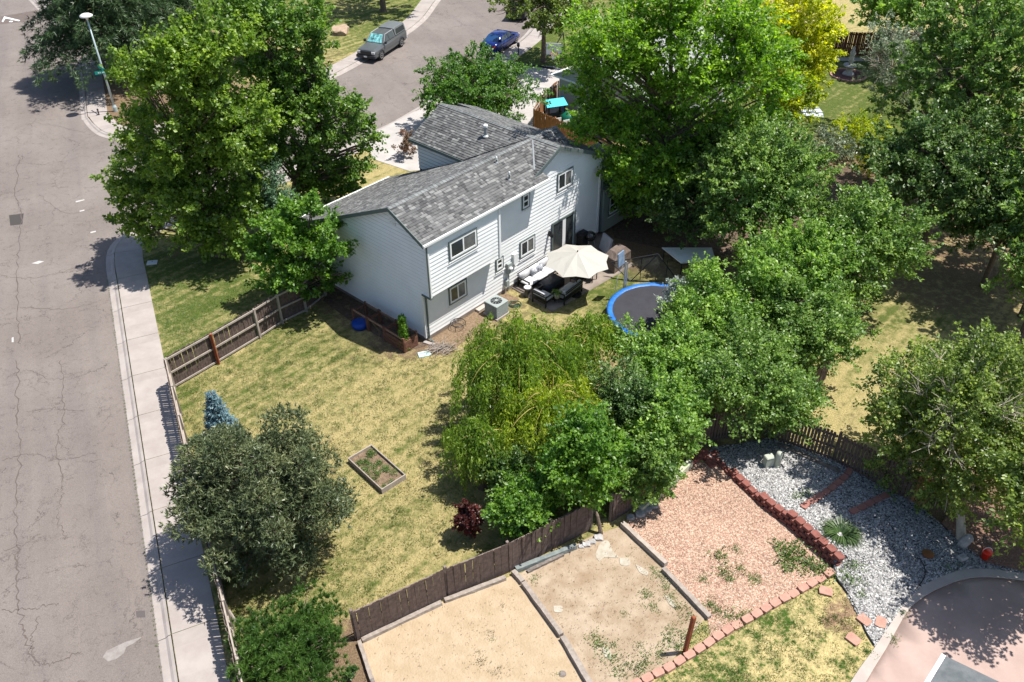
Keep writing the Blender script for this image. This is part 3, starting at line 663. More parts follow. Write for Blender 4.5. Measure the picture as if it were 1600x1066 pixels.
# ridge caps, valley flashing
def cap(a, b, w=.14):
    a, b = Vector(a), Vector(b); L = (b - a).length; n = int(L / .2); t = (b - a) / n; s = V3(-t.y, t.x, 0).normalized() * w; m = MB()
    for i in range(n):
        p, q = a + t * i + V3(0, 0, .05), a + t * (i + 1) + V3(0, 0, .035)
        m.add([p - s - V3(0, 0, .06), p, p + s - V3(0, 0, .06), q - s - V3(0, 0, .06), q, q + s - V3(0, 0, .06)], [(0, 1, 4, 3), (1, 2, 5, 4)])
    m.build('ridge_cap', mat('ridge_shingle', (.16, .165, .165), .9, island=.25), house)
cap((-.3, 2.1, 6.95), (11.5, 2.1, 6.96)); cap((9.65, .28, 7.0), (9.65, 8.95, 7.0))
MB().tube([V3(8.0, .57, z_back(.57) + .02), V3(9.5, 1.98, z_back(1.98) + .0)], [.07, .07], 6).build('valley_flashing', M_flash, house)
# fascia, rakes, gutters
def bar(a, b, w, h, name, m):
    a, b = Vector(a), Vector(b); t = (b - a); s = V3(-t.y, t.x, 0).normalized() * w / 2
    P = [a - s, a + s, b + s, b - s]; MB().add([p - V3(0, 0, h) for p in P] + P, [(3, 2, 1, 0), (4, 5, 6, 7), (0, 1, 5, 4), (1, 2, 6, 5), (2, 3, 7, 6), (3, 0, 4, 7)]).build(name, m, house)
bar((-.32, -.1, z_back(-.1) + .03), (-.32, 2.1, 6.98), .04, .2, 'rake_board', M_trimd)
bar((-.32, 2.1, 6.98), (-.32, 11.0, z_str(11) + .03), .04, .2, 'rake_board', M_trimd)
bar((7.64, .26, z_wl(7.64) + .02), (9.65, .26, 7.02), .04, .2, 'rake_board', M_trimd)
bar((9.65, .26, 7.02), (13.9, .26, z_wr(13.9) + .02), .04, .2, 'rake_board', M_trimd)
bar((7.08, 8.95, z_wl(7.08)), (9.65, 8.97, 7.02), .04, .2, 'rake_board', M_trimd)
bar((9.65, 8.97, 7.02), (13.9, 8.97, z_wr(13.9)), .04, .2, 'rake_board', M_trimd)
bar((7.07, 4.7, z_wl(7.07) + .0), (7.07, 8.97, z_wl(7.07)), .04, .16, 'fascia', M_trimd)
bar((-.34, -.15, z_back(-.1) + .01), (8.37, -.15, z_back(-.1) + .01), .1, .11, 'gutter', M_gut)
bar((-.34, 11.07, z_str(11) + .02), (7.1, 11.07, z_str(11) + .02), .12, .11, 'gutter', M_gut)
bar((-.28, -.02, z_back(-.1) - .1), (8.33, -.02, z_back(-.1) - .1), .12, .02, 'soffit', M_trimw)
# corner posts and dark downpipes
for (u, v, z0, z1) in ((-.02, -.02, 2.84, 5.6), (-.02, .57, .2, 2.83), (4.72, -.03, 2.84, 5.6), (13.56, .55, .2, 4.9)):
    MB().box(u - .05, u + .07, v - .03, v + .1, z0, z1).build('corner_board', M_trimw, house)
MB().box(-.12, -.06, -.08, -.02, 2.8, 5.7).build('corner_trim', M_trimd, house)
MB().box(-.12, .04, -.09, .55, 2.78, 2.84).build('corner_trim', M_trimd, house)
MB().tube([V3(.1, .52, 2.75), V3(.1, .5, 2.5), V3(.1, .5, .15), V3(.1, .2, .06)], .05, 6).build('downpipe', M_trimd, house)
MB().tube([V3(4.92, -.12, 5.7), V3(4.92, .5, 5.45), V3(4.92, .5, 4.4)], .045, 6).build('downpipe', M_trimd, house)
MB().tube([V3(13.75, .5, 4.9), V3(13.75, .5, .2)], .05, 6).build('downpipe', M_trimd, house)

def window(u0, u1, z0, z1, v, kind='slide', name='window'):
    y = v - .035
    c = MB()
    for (a, b, p, q) in ((u0 - .06, u1 + .06, z1, z1 + .06), (u0 - .06, u1 + .06, z0 - .06, z0), (u0 - .06, u0, z0, z1), (u1, u1 + .06, z0, z1)): c.box(a, b, y - .03, y + .02, p, q)
    w = c.build(name, M_trimd, house)
    f = MB(); t = .09
    for (a, b, p, q) in ((u0, u1, z1 - t, z1), (u0, u1, z0, z0 + t), (u0, u0 + t, z0 + t, z1 - t), (u1 - t, u1, z0 + t, z1 - t)): f.box(a, b, y - .025, y + .02, p, q)
    f.build('frame', M_trimw, w)
    if kind == 'slide':
        mid = (u0 + u1) / 2; MB().box(mid - .04, mid + .04, y - .022, y + .02, z0 + t, z1 - t).build('mullion', M_trimw, w)
        MB().box(u0 + t, mid - .04, y - .006, y + .01, z0 + t, z1 - t).build('pane', M_glass, w)
        MB().box(mid + .04, u1 - t, y - .006, y + .01, z0 + t, z1 - t).build('pane', M_blind, w)
    else:
        mid = (z0 + z1) / 2; MB().box(u0 + t, u1 - t, y - .022, y + .02, mid - .04, mid + .04).build('mullion', M_trimw, w)
        MB().box(u0 + t, u1 - t, y - .006, y + .01, z0 + t, mid - .04).build('pane', M_glass, w)
        MB().box(u0 + t, u1 - t, y - .006, y + .01, mid + .04, z1 - t).build('pane', M_glass, w)
    if z1 < 6: MB().box(u0 - .14, u1 + .14, y - .06, y - .036, z0 - .14, z0 - .1).build('sill', M_trimw, w)
    return w
window(1.35, 3.1, 4.3, 5.2, .0); window(1.68, 2.8, 1.35, 2.25, .58); window(6.9, 7.98, 1.58, 2.48, .58)
window(7.08, 7.56, 4.4, 5.15, .58, 'hung'); window(9.87, 11.05, 4.3, 5.25, .58); window(5.05, 5.5, 1.66, 2.3, .58, 'hung')
# sliding patio door
dr = MB()
for (a, b, p, q) in ((9.42, 11.45, 2.42, 2.54), (9.42, 9.52, .25, 2.42), (11.35, 11.45, .25, 2.42), (9.42, 11.45, .18, .25)): dr.box(a, b, .5, .56, p, q)
dr = dr.build('patio_door', M_trimd, house)
MB().box(10.32, 10.58, .51, .57, .25, 2.42).build('door_frame', M_trimw, dr)
MB().box(9.52, 10.32, .535, .56, .25, 2.42).build('door_pane', M_glass, dr); MB().box(10.58, 11.35, .535, .56, .25, 2.42).build('door_pane', M_glass, dr)
MB().box(11.25, 11.35, .52, .534, .25, 2.42).build('door_frame', mat('blue_grey', (.25, .32, .35), .5), dr)
# gable vent, meters, lamp, roof pipes
m = MB()
for i in range(6): m.box(-.07, -.03, 2.0, 2.4, 5.92 + i * .09, 5.98 + i * .09)
m.build('gable_vent', M_trimw, house)
m = MB().box(5.75, 6.05, .38, .56, 1.15, 1.75); m.build('electric_meter', M_acg, house)
MB().lathe([(.1, 0), (.12, .05), (.08, .1)], (5.9, .34, 1.45), 10).build('meter_dial', M_light, house)
m = MB().box(6.25, 6.55, .42, .56, 1.5, 2.1); m.build('cable_box', M_trimw, house)
MB().tube([V3(5.9, .5, 1.15), V3(5.9, .5, .1)], .035, 6).build('conduit', M_acg, house)
MB().box(5.6, 5.8, .36, .56, .45, .8).build('gas_meter', M_acg, house)
m = MB().box(9.15, 9.25, .42, .56, 1.9, 2.2); m.lathe([(.03, 0), (.09, .05), (.07, .22), (.02, .3)], (9.2, .34, 1.85), 8); m.build('wall_lamp', M_blk, house)
def pipe(u, v, z, r, h, capw):
    m = MB().lathe([(r, 0), (r, h)], (u, v, z), 12); o = m.build('roof_pipe', M_trimd if capw < .12 else M_flash, house)
    MB().lathe([(capw, h - .1), (capw, h), (capw * .6, h + .05)], (u, v, z), 12).build('pipe_cap', M_gut, o)
    MB().lathe([(r * 2.4, 0), (r * 1.1, .07)], (u, v, z + .02), 12).build('pipe_collar', M_flash, o)
pipe(8.78, 4.67, z_wl(8.78), .085, .62, .13); pipe(6.5, 1.75, z_back(1.75), .04, .3, .05); pipe(6.3, .72, z_back(.72), .04, .42, .05)
# low extension at the right-hand end
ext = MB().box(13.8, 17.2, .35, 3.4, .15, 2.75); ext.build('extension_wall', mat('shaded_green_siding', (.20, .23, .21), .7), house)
MB().add([V3(13.7, .1, 2.76), V3(17.4, .1, 2.76), V3(17.4, 3.5, 3.6), V3(13.7, 3.5, 3.6), V3(13.7, .1, 2.88), V3(17.4, .1, 2.88), V3(17.4, 3.5, 3.72), V3(13.7, 3.5, 3.72)], [(0, 1, 2, 3)[::-1], (4, 5, 6, 7), (0, 1, 5, 4), (1, 2, 6, 5), (2, 3, 7, 6), (3, 0, 4, 7)]).build('extension_roof', M_shin if False else mat('dark_roofing', (.12, .125, .12), .9), house)
window(14.3, 15.2, 1.1, 2.2, .36, 'hung'); window(15.7, 16.6, 1.1, 2.2, .36, 'hung')

# ------------------------------------------------------------------ fences
def fence(label, pts, h, mp, mr, face, post_m=None, gap=.012, pw=.14, special=None, hf=None, name='fence', rails_side=1, rough=.05, post_step=2.4, cap_rail=False, rails=(.25, .95, 1.62), posts_at=None, miss=()):
    root = thing(name, label, 'fence', pts[0])
    o0 = Vector(pts[0]); shared = []
    for q in range(5):
        hh = h + rnd.uniform(-rough, rough)
        m = MB(); w = pw / 2 - gap / 2
        m.add([(-w, -.009, .04), (w, -.009, .04), (w, .009, .04), (-w, .009, .04), (-w, -.009, hh - .03), (w, -.009, hh - .03), (w, .009, hh - .03), (-w, .009, hh - .03), (-w + .03, -.009, hh), (w - .03, -.009, hh), (w - .03, .009, hh), (-w + .03, .009, hh)],
              [(3, 2, 1, 0), (0, 1, 5, 4), (1, 2, 6, 5), (2, 3, 7, 6), (3, 0, 4, 7), (4, 5, 9, 8), (5, 6, 10, 9), (6, 7, 11, 10), (7, 4, 8, 11), (8, 9, 10, 11)])
        me = bpy.data.meshes.new('picket'); me.from_pydata(m.v, [], m.f); me.update(); shared.append(me)
    cnt = 0; carry = 0
    for a, b in zip(pts[:-1], pts[1:]):
        a, b = Vector(a), Vector(b); L = (b - a).length; t = (b - a) / L; ang = math.atan2(t.y, t.x); nn = Vector((-t.y, t.x, 0)) * rails_side
        s = pw / 2
        while s < L - pw / 2:
            if cnt not in miss:
                p = a + t * s; mm = (special[1] if special and special[0][0] <= cnt < special[0][1] else mp)
                me = shared[rnd.randrange(5)]
                key = me.name + mm.name
                if key not in FM: m2 = me.copy(); m2.materials.append(mm); FM[key] = m2
                o = bpy.data.objects.new('picket', FM[key]); COL.objects.link(o); o.parent = root
                o.location = p - o0 - nn * .045; o.rotation_euler = (rnd.uniform(-.015, .015), rnd.uniform(-.012, .012), ang + rnd.uniform(-.03, .03))
            s += pw; cnt += 1
        nP = max(1, round(L / post_step))
        for i in range(nP + 1):
            if i == nP and b is not Vector(pts[-1]) and (b - Vector(pts[-1])).length > .1: continue
            p = a + t * (L * i / nP); M = Matrix.Translation(p - o0 + nn * .05) @ Matrix.Rotation(ang, 4, 'Z')
            pm = post_m[(i) % len(post_m)] if post_m else mr
            MB().chbox(-.05, .05, -.045, .055, 0, h + .02, .01, M).build('post', pm, root)
        for zr in rails:
            for i in range(nP):
                p = a + t * (L * i / nP); M = Matrix.Translation(p - o0) @ Matrix.Rotation(ang, 4, 'Z')
                y0 = .005 if rails_side > 0 else -.055
                MB().box(.06, L / nP - .06, y0 if rails_side > 0 else -.05, (.055 if rails_side > 0 else -.005), zr - .045, zr + .045, M).build('rail', mr, root)
    return root
FM = {}
fa = [at(272, 607), at(341, 567), at(406, 528), at(441, 505), at(478, 487), at(508, 462)]
fence('weathered plank fence with pale rails running from the pavement corner to the house', fa, 1.75, M_woodd, M_rail, 1, post_m=[M_rail], rails_side=-1, post_step=2.6, rails=(.12, .9, 1.68))
M = MB().chbox(-.06, .06, -.06, .06, 0, 1.8, .01); rp = M.build('fence_post', M_redw, loc=at(342, 569)); tag(rp, 'red-brown post standing in the middle of the weathered fence by the pavement', 'post')
s1, s2 = fa[0], Vector((*street(9, -1.95), 0))
fb_ = [fa[0], Vector((*street(28, -2.05), 0)), Vector((*street(20, -1.9), 0)), Vector((*street(8, -1.7), 0))]
fence('long grey plank fence standing along the pavement from the corner down past the dark pine', fb_, 1.75, M_wood, M_rail, 1, rails_side=1, gap=.02, rails=(.12, .9, 1.68))
pr = MB().tube([Vector((*street(17.5, -1.0), .03)), Vector((*street(19.7, -1.75), 1.5))], .045, 6).build('fence_prop', M_timb)
tag(pr, 'slanting timber propping up the pavement fence behind the dark pine', 'prop')
fc = [at(558, 1000), at(700, 932), at(795, 893), at(924, 826)]
fence('dark brown weathered plank fence along the sand plot below the willow', fc, 1.6, M_woodd, M_wood, 1, rails_side=1, gap=.004, rails=(.2, .8, 1.45))
fd = [at(955, 815), at(1040, 760), at(1070, 716), at(1112, 690)]
fence('old brown plank fence half hidden by the trees beside the pink gravel', fd, 1.5, M_woodd, M_wood, 1, rails_side=1, rails=(.2, .8, 1.4))
fe = [at(1112, 690), at(1180, 672), at(1212, 690), at(1300, 722), at(1378, 762), at(1450, 800)]
fence('dark plank fence behind the white river stones with one orange section', fe, 1.65, M_woodd, M_woodd, 1, rails_side=1, gap=.035, special=((61, 65), M_cedar), rails=(.2, .8, 1.4))
ff = [at(1212, 690), at(1262, 620), at(1290, 590)]
fence('old fence at the end of the dry yard, climbing behind the elm trees', ff, 1.5, M_woodd, M_wood, 1, rails_side=1, rails=(.2, .8, 1.4))
f7 = [at(843, 216), at(852, 190), at(872, 172)]
fence('orange cedar fence at the side of the far driveway by the turquoise playhouse', [at(834, 205), at(850, 180), at(871, 160)], 1.7, M_cedar, M_rail, 1, rails_side=-1, rails=(.3, 1.5), post_step=2.4)
fence('orange cedar fence running behind the house under the big green tree', [at(834, 205), at(900, 235), at(960, 262), at(1020, 285)], 1.7, M_cedar, M_cedar, 1, rails_side=1, rails=(.3, 1.5))
fence('red-brown garden fence beyond the yellow tree at the top', [at(1270, 80), at(1330, 88), at(1440, 86), at(1500, 90)], 2.0, mat('red_fence', (.10, .035, .02), .9, island=.25), M_redw, 1, rails_side=1, rails=(.3, 1.0, 1.8))

# timbers
def timber(a, b, w, h, m, label):
    a, b = Vector(a), Vector(b); L = (b - a).length; c = (a + b) / 2; ang = math.atan2((b - a).y, (b - a).x)
    mb = MB(); n = 10; ring = []
    for i in range(n + 1):
        x = -L / 2 + L * i / n; j = lambda: rnd.uniform(-.008, .008)
        ring += [(x, -w / 2 + j(), 0), (x, w / 2 + j(), 0), (x, w / 2 - .015 + j(), h + j()), (x, -w / 2 + .015 + j(), h + j())]
    fs = [(0, 3, 2, 1), (4 * n, 4 * n + 1, 4 * n + 2, 4 * n + 3)]
    for i in range(n):
        for k in range(4): fs.append((4 * i + k, 4 * i + (k + 1) % 4, 4 * i + 4 + (k + 1) % 4, 4 * i + 4 + k))
    mb.add(ring, fs); o = mb.build('timber', m, loc=(c.x, c.y, .0)); o.rotation_euler = (0, 0, ang)
    return tag(o, label, 'timber', 'timbers edging the garden plots')
timber(at(802, 896), at(817, 913), .2, .2, M_timb, 'short grey timber at the fence end of the line between sand and dirt')
timber(at(818, 915), at(877, 996), .2, .22, M_timb, 'long weathered timber in the middle of the line between sand and dirt')
timber(at(879, 999), at(935, 1095), .22, .2, M_timb, 'split grey timber at the bottom edge between sand and dirt')
timber(at(972, 822), at(1040, 886), .2, .24, M_rail, 'bleached pale timber on the upper edge of the pink gravel plot')
timber(at(1036, 892), at(1108, 968), .2, .2, M_timb, 'grey cracked timber on the lower edge of the pink gravel behind the red post')
timber(at(566, 1003), at(690, 944), .18, .16, M_timb, 'grey timber at the foot of the dark fence by the left half of the sand')
timber(at(695, 941), at(790, 905), .18, .16, M_timb, 'grey timber at the foot of the dark fence by the right half of the sand')
timber(at(806, 893), at(900, 856), .2, .2, mat('blue_grey_timber', (.13, .15, .15), .9, var=(.2, .22, .21), vscale=5), 'dark blue-grey timber at the fence foot above the dirt plot')
timber(at(824, 895), at(880, 868), .15, .12, M_timbd, 'thin dark timber lying in front of the blue-grey one by the fence')
timber(at(562, 1006), at(582, 1066), .16, .2, M_timb, 'grey timber along the left side of the sand beside the bright pine')
timber(at(580, 1060), at(600, 1120), .16, .2, M_timbd, 'timber at the bottom left corner of the sand plot')
timber(at(1078, 728), at(1045, 762), .25, .35, mat('lichen_timber', (.36, .38, .27), .9, var=(.46, .47, .36), vscale=5), 'lichen-green timber at the top corner of the pink gravel')
timber(at(1042, 765), at(1000, 800), .22, .3, mat('lichen_timber', (.36, .38, .27), .9), 'mossy pale timber along the shaded edge of the pink gravel')
timber(at(1215, 700), at(1310, 742), .2, .25, M_timbd, 'nearly black sleeper at the foot of the dark fence above the stones')
timber(at(1212, 706), at(1300, 748), .2, .14, M_timbd, 'second black sleeper stepped in front of the upper one by the stones')

# block wall and edgings
def brick_me(w, d, h, m, n=3):
    out = []
    for _ in range(n):
        x = w / 2; y = d / 2; j = lambda: rnd.uniform(-.008, .008)
        mb = MB(); mb.add([(-x + .03 + j(), y + j(), 0), (-x * .8, -y + j(), 0), (x * .8, -y + j(), 0), (x - .03 + j(), y + j(), 0), (x, 0, 0), (-x, 0, 0),
                          (-x + .03 + j(), y + j(), h + j()), (-x * .8, -y + j(), h), (x * .8, -y + j(), h), (x - .03 + j(), y + j(), h + j()), (x, 0, h), (-x, 0, h)],
                         [(0, 3, 4, 2, 1, 5), (6, 11, 7, 8, 10, 9), (0, 5, 11, 6), (5, 1, 7, 11), (1, 2, 8, 7), (2, 4, 10, 8), (4, 3, 9, 10), (3, 0, 6, 9)])
        me = bpy.data.meshes.new('block'); me.from_pydata(mb.v, [], mb.f); me.update(); me.materials.append(m); out.append(me)
    return out
def lay(root, me, p, ang, name='block'):
    o = bpy.data.objects.new(name, rnd.choice(me)); COL.objects.link(o); o.parent = root; o.location = Vector(p) - root.location; o.rotation_euler = (rnd.uniform(-.03, .03), rnd.uniform(-.03, .03), ang + rnd.uniform(-.06, .06)); return o
def walk(path, step):
    P = [Vector(p) for p in path]; tot = [0]
    for i in range(1, len(P)): tot.append(tot[-1] + (P[i] - P[i - 1]).length)
    s = step / 2; j = 0; out = []
    while s < tot[-1]:
        while tot[j + 1] < s: j += 1
        t = (s - tot[j]) / (tot[j + 1] - tot[j]); d = P[j + 1] - P[j]; out.append((P[j].lerp(P[j + 1], t), math.atan2(d.y, d.x), s / tot[-1])); s += step
    return out
rw = thing('block_wall', 'stepped red concrete block retaining wall between the pink gravel and the grey stones', 'retaining wall', at(1112, 722))
bm_ = brick_me(.36, .28, .135, M_brickr)
base = [at(x, y) for x, y in [(1112, 719), (1122, 724), (1157, 758), (1195, 794), (1229, 819), (1266, 852), (1296, 880)]]
for c in range(4):
    for (p, a, f) in walk(base, .38):
        if f > (0, .12, .42, .62)[c] and not (c == 3 and f > 1):
            off = Vector((math.cos(a + 1.57), math.sin(a + 1.57), 0)) * (.035 * c + .05); q = p + off
            if c % 2: q = q + Vector((math.cos(a), math.sin(a), 0)) * .19
            lay(rw, bm_, (q.x, q.y, c * .14), a)
cl = thing('stone_pile', 'loose red blocks heaped at the top corner of the pink gravel', 'block pile', at(1090, 716))
for (x, y, z) in [(1078, 724, 0), (1086, 718, 0), (1094, 714, 0), (1102, 716, 0), (1108, 722, 0), (1090, 714, .14), (1099, 712, .14), (1116, 712, .02), (1084, 722, .13), (1112, 727, 0)]:
    p = at(x, y); lay(cl, bm_, (p.x, p.y, z), rnd.uniform(0, 3))
ep = thing('block_edging', 'row of pale pink blocks edging the patchy lawn below the gravel', 'edging', at(1300, 900))
bp_ = brick_me(.4, .27, .13, M_brickp)
epp = [at(x, y) for x, y in [(1302, 894), (1264, 916), (1235, 932), (1205, 948), (1175, 966), (1145, 981), (1105, 1008), (1075, 1027), (1042, 1047), (1000, 1068), (960, 1090)]]
for (p, a, f) in walk(epp, .43): lay(ep, bp_, (p.x, p.y, .02 if rnd.random() > .12 else -.04), a + math.pi)
e2 = thing('block_edging', 'row of worn red edging blocks crossing the grey stones from the wall towards the fence', 'edging', at(1290, 775))
br2 = brick_me(.4, .25, .1, mat('rosy_block', (.26, .115, .09), .9, var=(.32, .15, .12), vscale=4, island=.25))
for (p, a, f) in walk([at(x, y, .1) for x, y in [(1250, 803), (1276, 784), (1298, 767), (1312, 754), (1322, 745), (1330, 733)]], .44): lay(e2, br2, (p.x, p.y, hg(p.x, p.y) + .01), a)
e3 = thing('block_edging', 'short second row of dull red blocks beside the strappy green plant', 'edging', at(1350, 800))
for (p, a, f) in walk([at(x, y, .1) for x, y in [(1326, 808), (1350, 795), (1366, 785), (1385, 775)]], .44): lay(e3, br2, (p.x, p.y, hg(p.x, p.y) + .01), a)
for x, y, l in [(1290, 925, 'single pink block lying on the dry lawn near the end of the edging row'), (1350, 970, 'flat rusty pink block at the metal edge of the patchy lawn'), (1333, 1000, 'pink slab sunk in the lawn near the curved border'), (1376, 974, 'white flat stone lying among the river stones by the curved border')]:
    o = bpy.data.objects.new('paving_block', bp_[0]); COL.objects.link(o); o.location = at(x, y, .02) + Vector((0, 0, .02)); o.rotation_euler = (0, 0, rnd.uniform(0, 3)); o.scale = (1.2, 1.3, .5); tag(o, l, 'block')
MB().tube(smooth_path([at(x, y, .06) for x, y in [(1303, 898), (1322, 924), (1340, 955), (1352, 985), (1366, 1008)]], 4), .03, 6).build('metal_edging', M_blk); tag(bpy.data.objects['metal_edging'], 'thin black metal edging curving between the patchy lawn and the stones', 'edging')

# ------------------------------------------------------------------ garden things
def rbox(m, x0, x1, y0, y1, z0, z1, r=.05):   # cushion: box with rounded rim
    for a, b, i in ((z0, z0 + r * .5, r * .5), ): pass
    vs = []; lv = [(z0, r), (z0 + r, 0), (z1 - r, 0), (z1, r)]
    for z, i in lv: vs += [(x0 + i, y0 + i, z), (x1 - i, y0 + i, z), (x1 - i, y1 - i, z), (x0 + i, y1 - i, z)]
    fs = [(3, 2, 1, 0), (12, 13, 14, 15)]
    for k in (0, 4, 8):
        for i in range(4): fs.append((k + i, k + (i + 1) % 4, k + 4 + (i + 1) % 4, k + 4 + i))
    return m.add(vs, fs)
def seat(label, cat, name, loc, rz, W, n, cm, D=.8):
    """garden seat facing +y of its own frame"""
    t = thing(name, label, cat, loc, rz); f = MB()
    for sx in (-1, 1):
        x = sx * (W / 2 - .03)
        for y in (-D / 2, D / 2 - .06): f.box(x - .03, x + .03, y, y + .06, 0, .62)
        f.box(x - .035, x + .035, -D / 2, D / 2, .6, .65)
    f.build('frame', M_blk, t)
    MB().box(-W / 2 + .06, W / 2 - .06, -D / 2, D / 2 - .02, .24, .3).build('seat_base', M_blk, t)
    b = MB()
    for z in (.36, .5, .66, .78): b.box(-W / 2 + .06, W / 2 - .06, -D / 2 - .05, -D / 2 - .01, z, z + .05)
    b.build('back_rail', M_blk, t); w = (W - .14) / n
    for i in range(n):
        x0 = -W / 2 + .07 + i * w
        rbox(MB(), x0 + .01, x0 + w - .01, -D / 2 + .15, D / 2 - .03, .3, .44).build('seat_cushion', cm, t, True)
        rbox(MB(), x0 + .01, x0 + w - .01, -D / 2, -D / 2 + .17, .42, .85).build('back_cushion', cm, t, True)
    return t
ya = YAW
sofa = seat('long white-cushioned black garden sofa against the house wall', 'sofa', 'garden_sofa', hw(7.65, -.02), ya + math.pi, 2.4, 3, M_cush, .85)
for i, x in enumerate((-.3, .15)):
    rbox(MB(), x - .2, x + .2, -.2, -.08, .44, .8, .04).build('throw_pillow', mat('pattern_pillow', (.6, .6, .63), .9, var=(.12, .14, .2), vscale=12), sofa, True)
seat('square armchair with pale cushions at the near left corner of the patio', 'armchair', 'garden_armchair', hw(6.35, -1.55), ya - math.pi / 2, .95, 1, M_cush)
seat('grey-cushioned loveseat with its back to the lawn on the patio edge', 'loveseat', 'garden_loveseat', hw(7.55, -2.15), ya + .05, 1.6, 2, M_cushg)
ct = thing('fire_table', 'low table under a shiny dark cover between the patio seats', 'table', hw(7.6, -1.02), ya)
m = MB(); m.chbox(-.62, .62, -.38, .38, .02, .52, .06); m.build('cover', mat('dark_cover', (.018, .02, .03), .3, var=(.03, .035, .05), vscale=5, bump=.03, bscale=5), ct, True)
MB().box(-.55, .55, -.31, .31, 0, .1).build('base', M_blk, ct)
st = thing('side_table', 'small round metal side table at the arm of the white sofa', 'side table', hw(6.2, -.55))
MB().lathe([(.22, 0), (.16, .1), (.16, .42), (.24, .5), (.24, .54)], (0, 0, 0), 14).build('stool_body', mat('dull_metal', (.10, .10, .10), .4, metal=.4), st, True)
MB().lathe([(.19, .54), (.19, .56)], (0, 0, 0), 14).build('table_top', M_light, st)
pp = thing('potted_plant', 'spiky green plant in a white pot on a stand between armchair and loveseat', 'potted plant', hw(6.75, -2.1))
MB().lathe([(.12, .0), (.17, .28), (.17, .3)], (0, 0, .3), 12).build('pot', M_white, pp, True)
MB().tube([(0, .1, 0), (0, .1, .3)], .015, 5).tube([(.1, -.08, 0), (.1, -.08, .3)], .015, 5).tube([(-.1, -.08, 0), (-.1, -.08, .3)], .015, 5).build('stand', M_blk, pp)
def blades(n, L, w, z0, c=(0, 0), droop=1.0):
    V, F = [], []
    for i in range(n):
        a = rnd.uniform(0, 6.28); l = L * rnd.uniform(.6, 1.1); up = rnd.uniform(.5, 1.2); pts = []
        for k in range(4):
            t = k / 3; pts.append((c[0] + math.cos(a) * l * t * (.4 + .3 * droop), c[1] + math.sin(a) * l * t * (.4 + .3 * droop), z0 + l * (up * t - droop * t * t * .9)))
        px, py = -math.sin(a) * w / 2, math.cos(a) * w / 2; o = len(V)
        for k, p in enumerate(pts): ww = (1, .9, .6, .05)[k]; V += [(p[0] - px * ww, p[1] - py * ww, p[2]), (p[0] + px * ww, p[1] + py * ww, p[2])]
        for k in range(3): F.append((o + 2 * k, o + 2 * k + 1, o + 2 * k + 3, o + 2 * k + 2))
    return V, F
V, F = blades(110, .5, .035, .58); me = bpy.data.meshes.new('foliage'); me.from_pydata(V, [], F); link('foliage', me, leaf_mat('spiky_leaf', (.16, .26, .04), (.22, .32, .05), .35), pp)
# strappy clump by the block wall
sc_ = thing('daylily_clump', 'big clump of long strappy green leaves at the end of the red block wall', 'plant', at(1312, 838, .3))
V, F = blades(1000, 1.2, .036, 0, droop=1.1); me = bpy.data.meshes.new('foliage'); me.from_pydata(V, [], F); link('foliage', me, leaf_mat('strap_leaf', (.055, .10, .03), (.10, .16, .05), .25), sc_)

# umbrella
up_ = hw(7.9, -2.45, 0)
um = thing('patio_umbrella', 'large cream octagonal umbrella open over the patio', 'umbrella', up_, ya)
m = MB(); R_ = 1.72; n = 8; H0 = 2.15
ctr = V3(0, 0, H0 + .55); rim = []
for k in range(n):
    a = 2 * math.pi * k / n + .25; rim.append(V3(R_ * math.cos(a), R_ * math.sin(a), H0))
vs = [ctr]; fs = []
for k in range(n):
    a, b = rim[k], rim[(k + 1) % n]
    # panel with scalloped edge
    r1 = [ctr.lerp(a, .5) + V3(0, 0, .03), ctr.lerp((a + b) / 2, .5) + V3(0, 0, -.02), ctr.lerp(b, .5) + V3(0, 0, .03)]
    r2 = [a, ctr.lerp((a + b) / 2, .93) + V3(0, 0, -.02), b]
    o = len(vs); vs += r1 + r2; fs += [(0, o, o + 1), (0, o + 1, o + 2), (o, o + 3, o + 4, o + 1), (o + 1, o + 4, o + 5, o + 2)]
m.add(vs, fs); cn = m.build('canopy', M_umb, um)
sm = cn.modifiers.new('thickness', 'SOLIDIFY'); sm.thickness = .012
MB().tube([(0, 0, 0), (0, 0, H0 + .62)], .03, 8).build('pole', M_blk, um)
MB().lathe([(.32, 0), (.3, .08), (.06, .1), (.05, .3)], (0, 0, .05), 16).build('base', M_blk, um)
for k in range(n): MB().tube([V3(0, 0, H0 + .5), rim[k] + V3(0, 0, -.01)], .012, 4).build('rib', M_blk, um)
# dining chairs and table under the umbrella
def chair(label, u, v, rz):
    t = thing('garden_chair', label, 'chair', hw(u, v, .05), ya + rz, 'dark chairs under the umbrella')
    MB().box(-.24, .24, -.24, .24, .4, .44).build('seat', M_dark, t)
    MB().box(-.24, .24, -.27, -.24, .44, .95).build('backrest', M_dark, t)
    for sx in (-.22, .22):
        for sy in (-.22, .22): MB().box(sx - .02, sx + .02, sy - .02, sy + .02, 0, .4).build('leg', M_blk, t)
dt = thing('dining_table', 'dark round table under the right-hand side of the cream umbrella', 'table', hw(9.35, -1.55, .05))
MB().lathe([(.02, .70), (.62, .70), (.62, .74), (.02, .745)], (0, 0, 0), 20).build('table_top', M_dark, dt); MB().lathe([(.3, 0), (.04, .05), (.04, .7)], (0, 0, 0), 10).build('pedestal', M_blk, dt)
chair('dark chair nearest the lawn at the table under the umbrella', 9.55, -2.15, .1); chair('dark chair on the right of the round table under the umbrella', 10.1, -1.6, 1.6); chair('dark chair between the round table and the glass door', 9.4, -.8, 3.1)
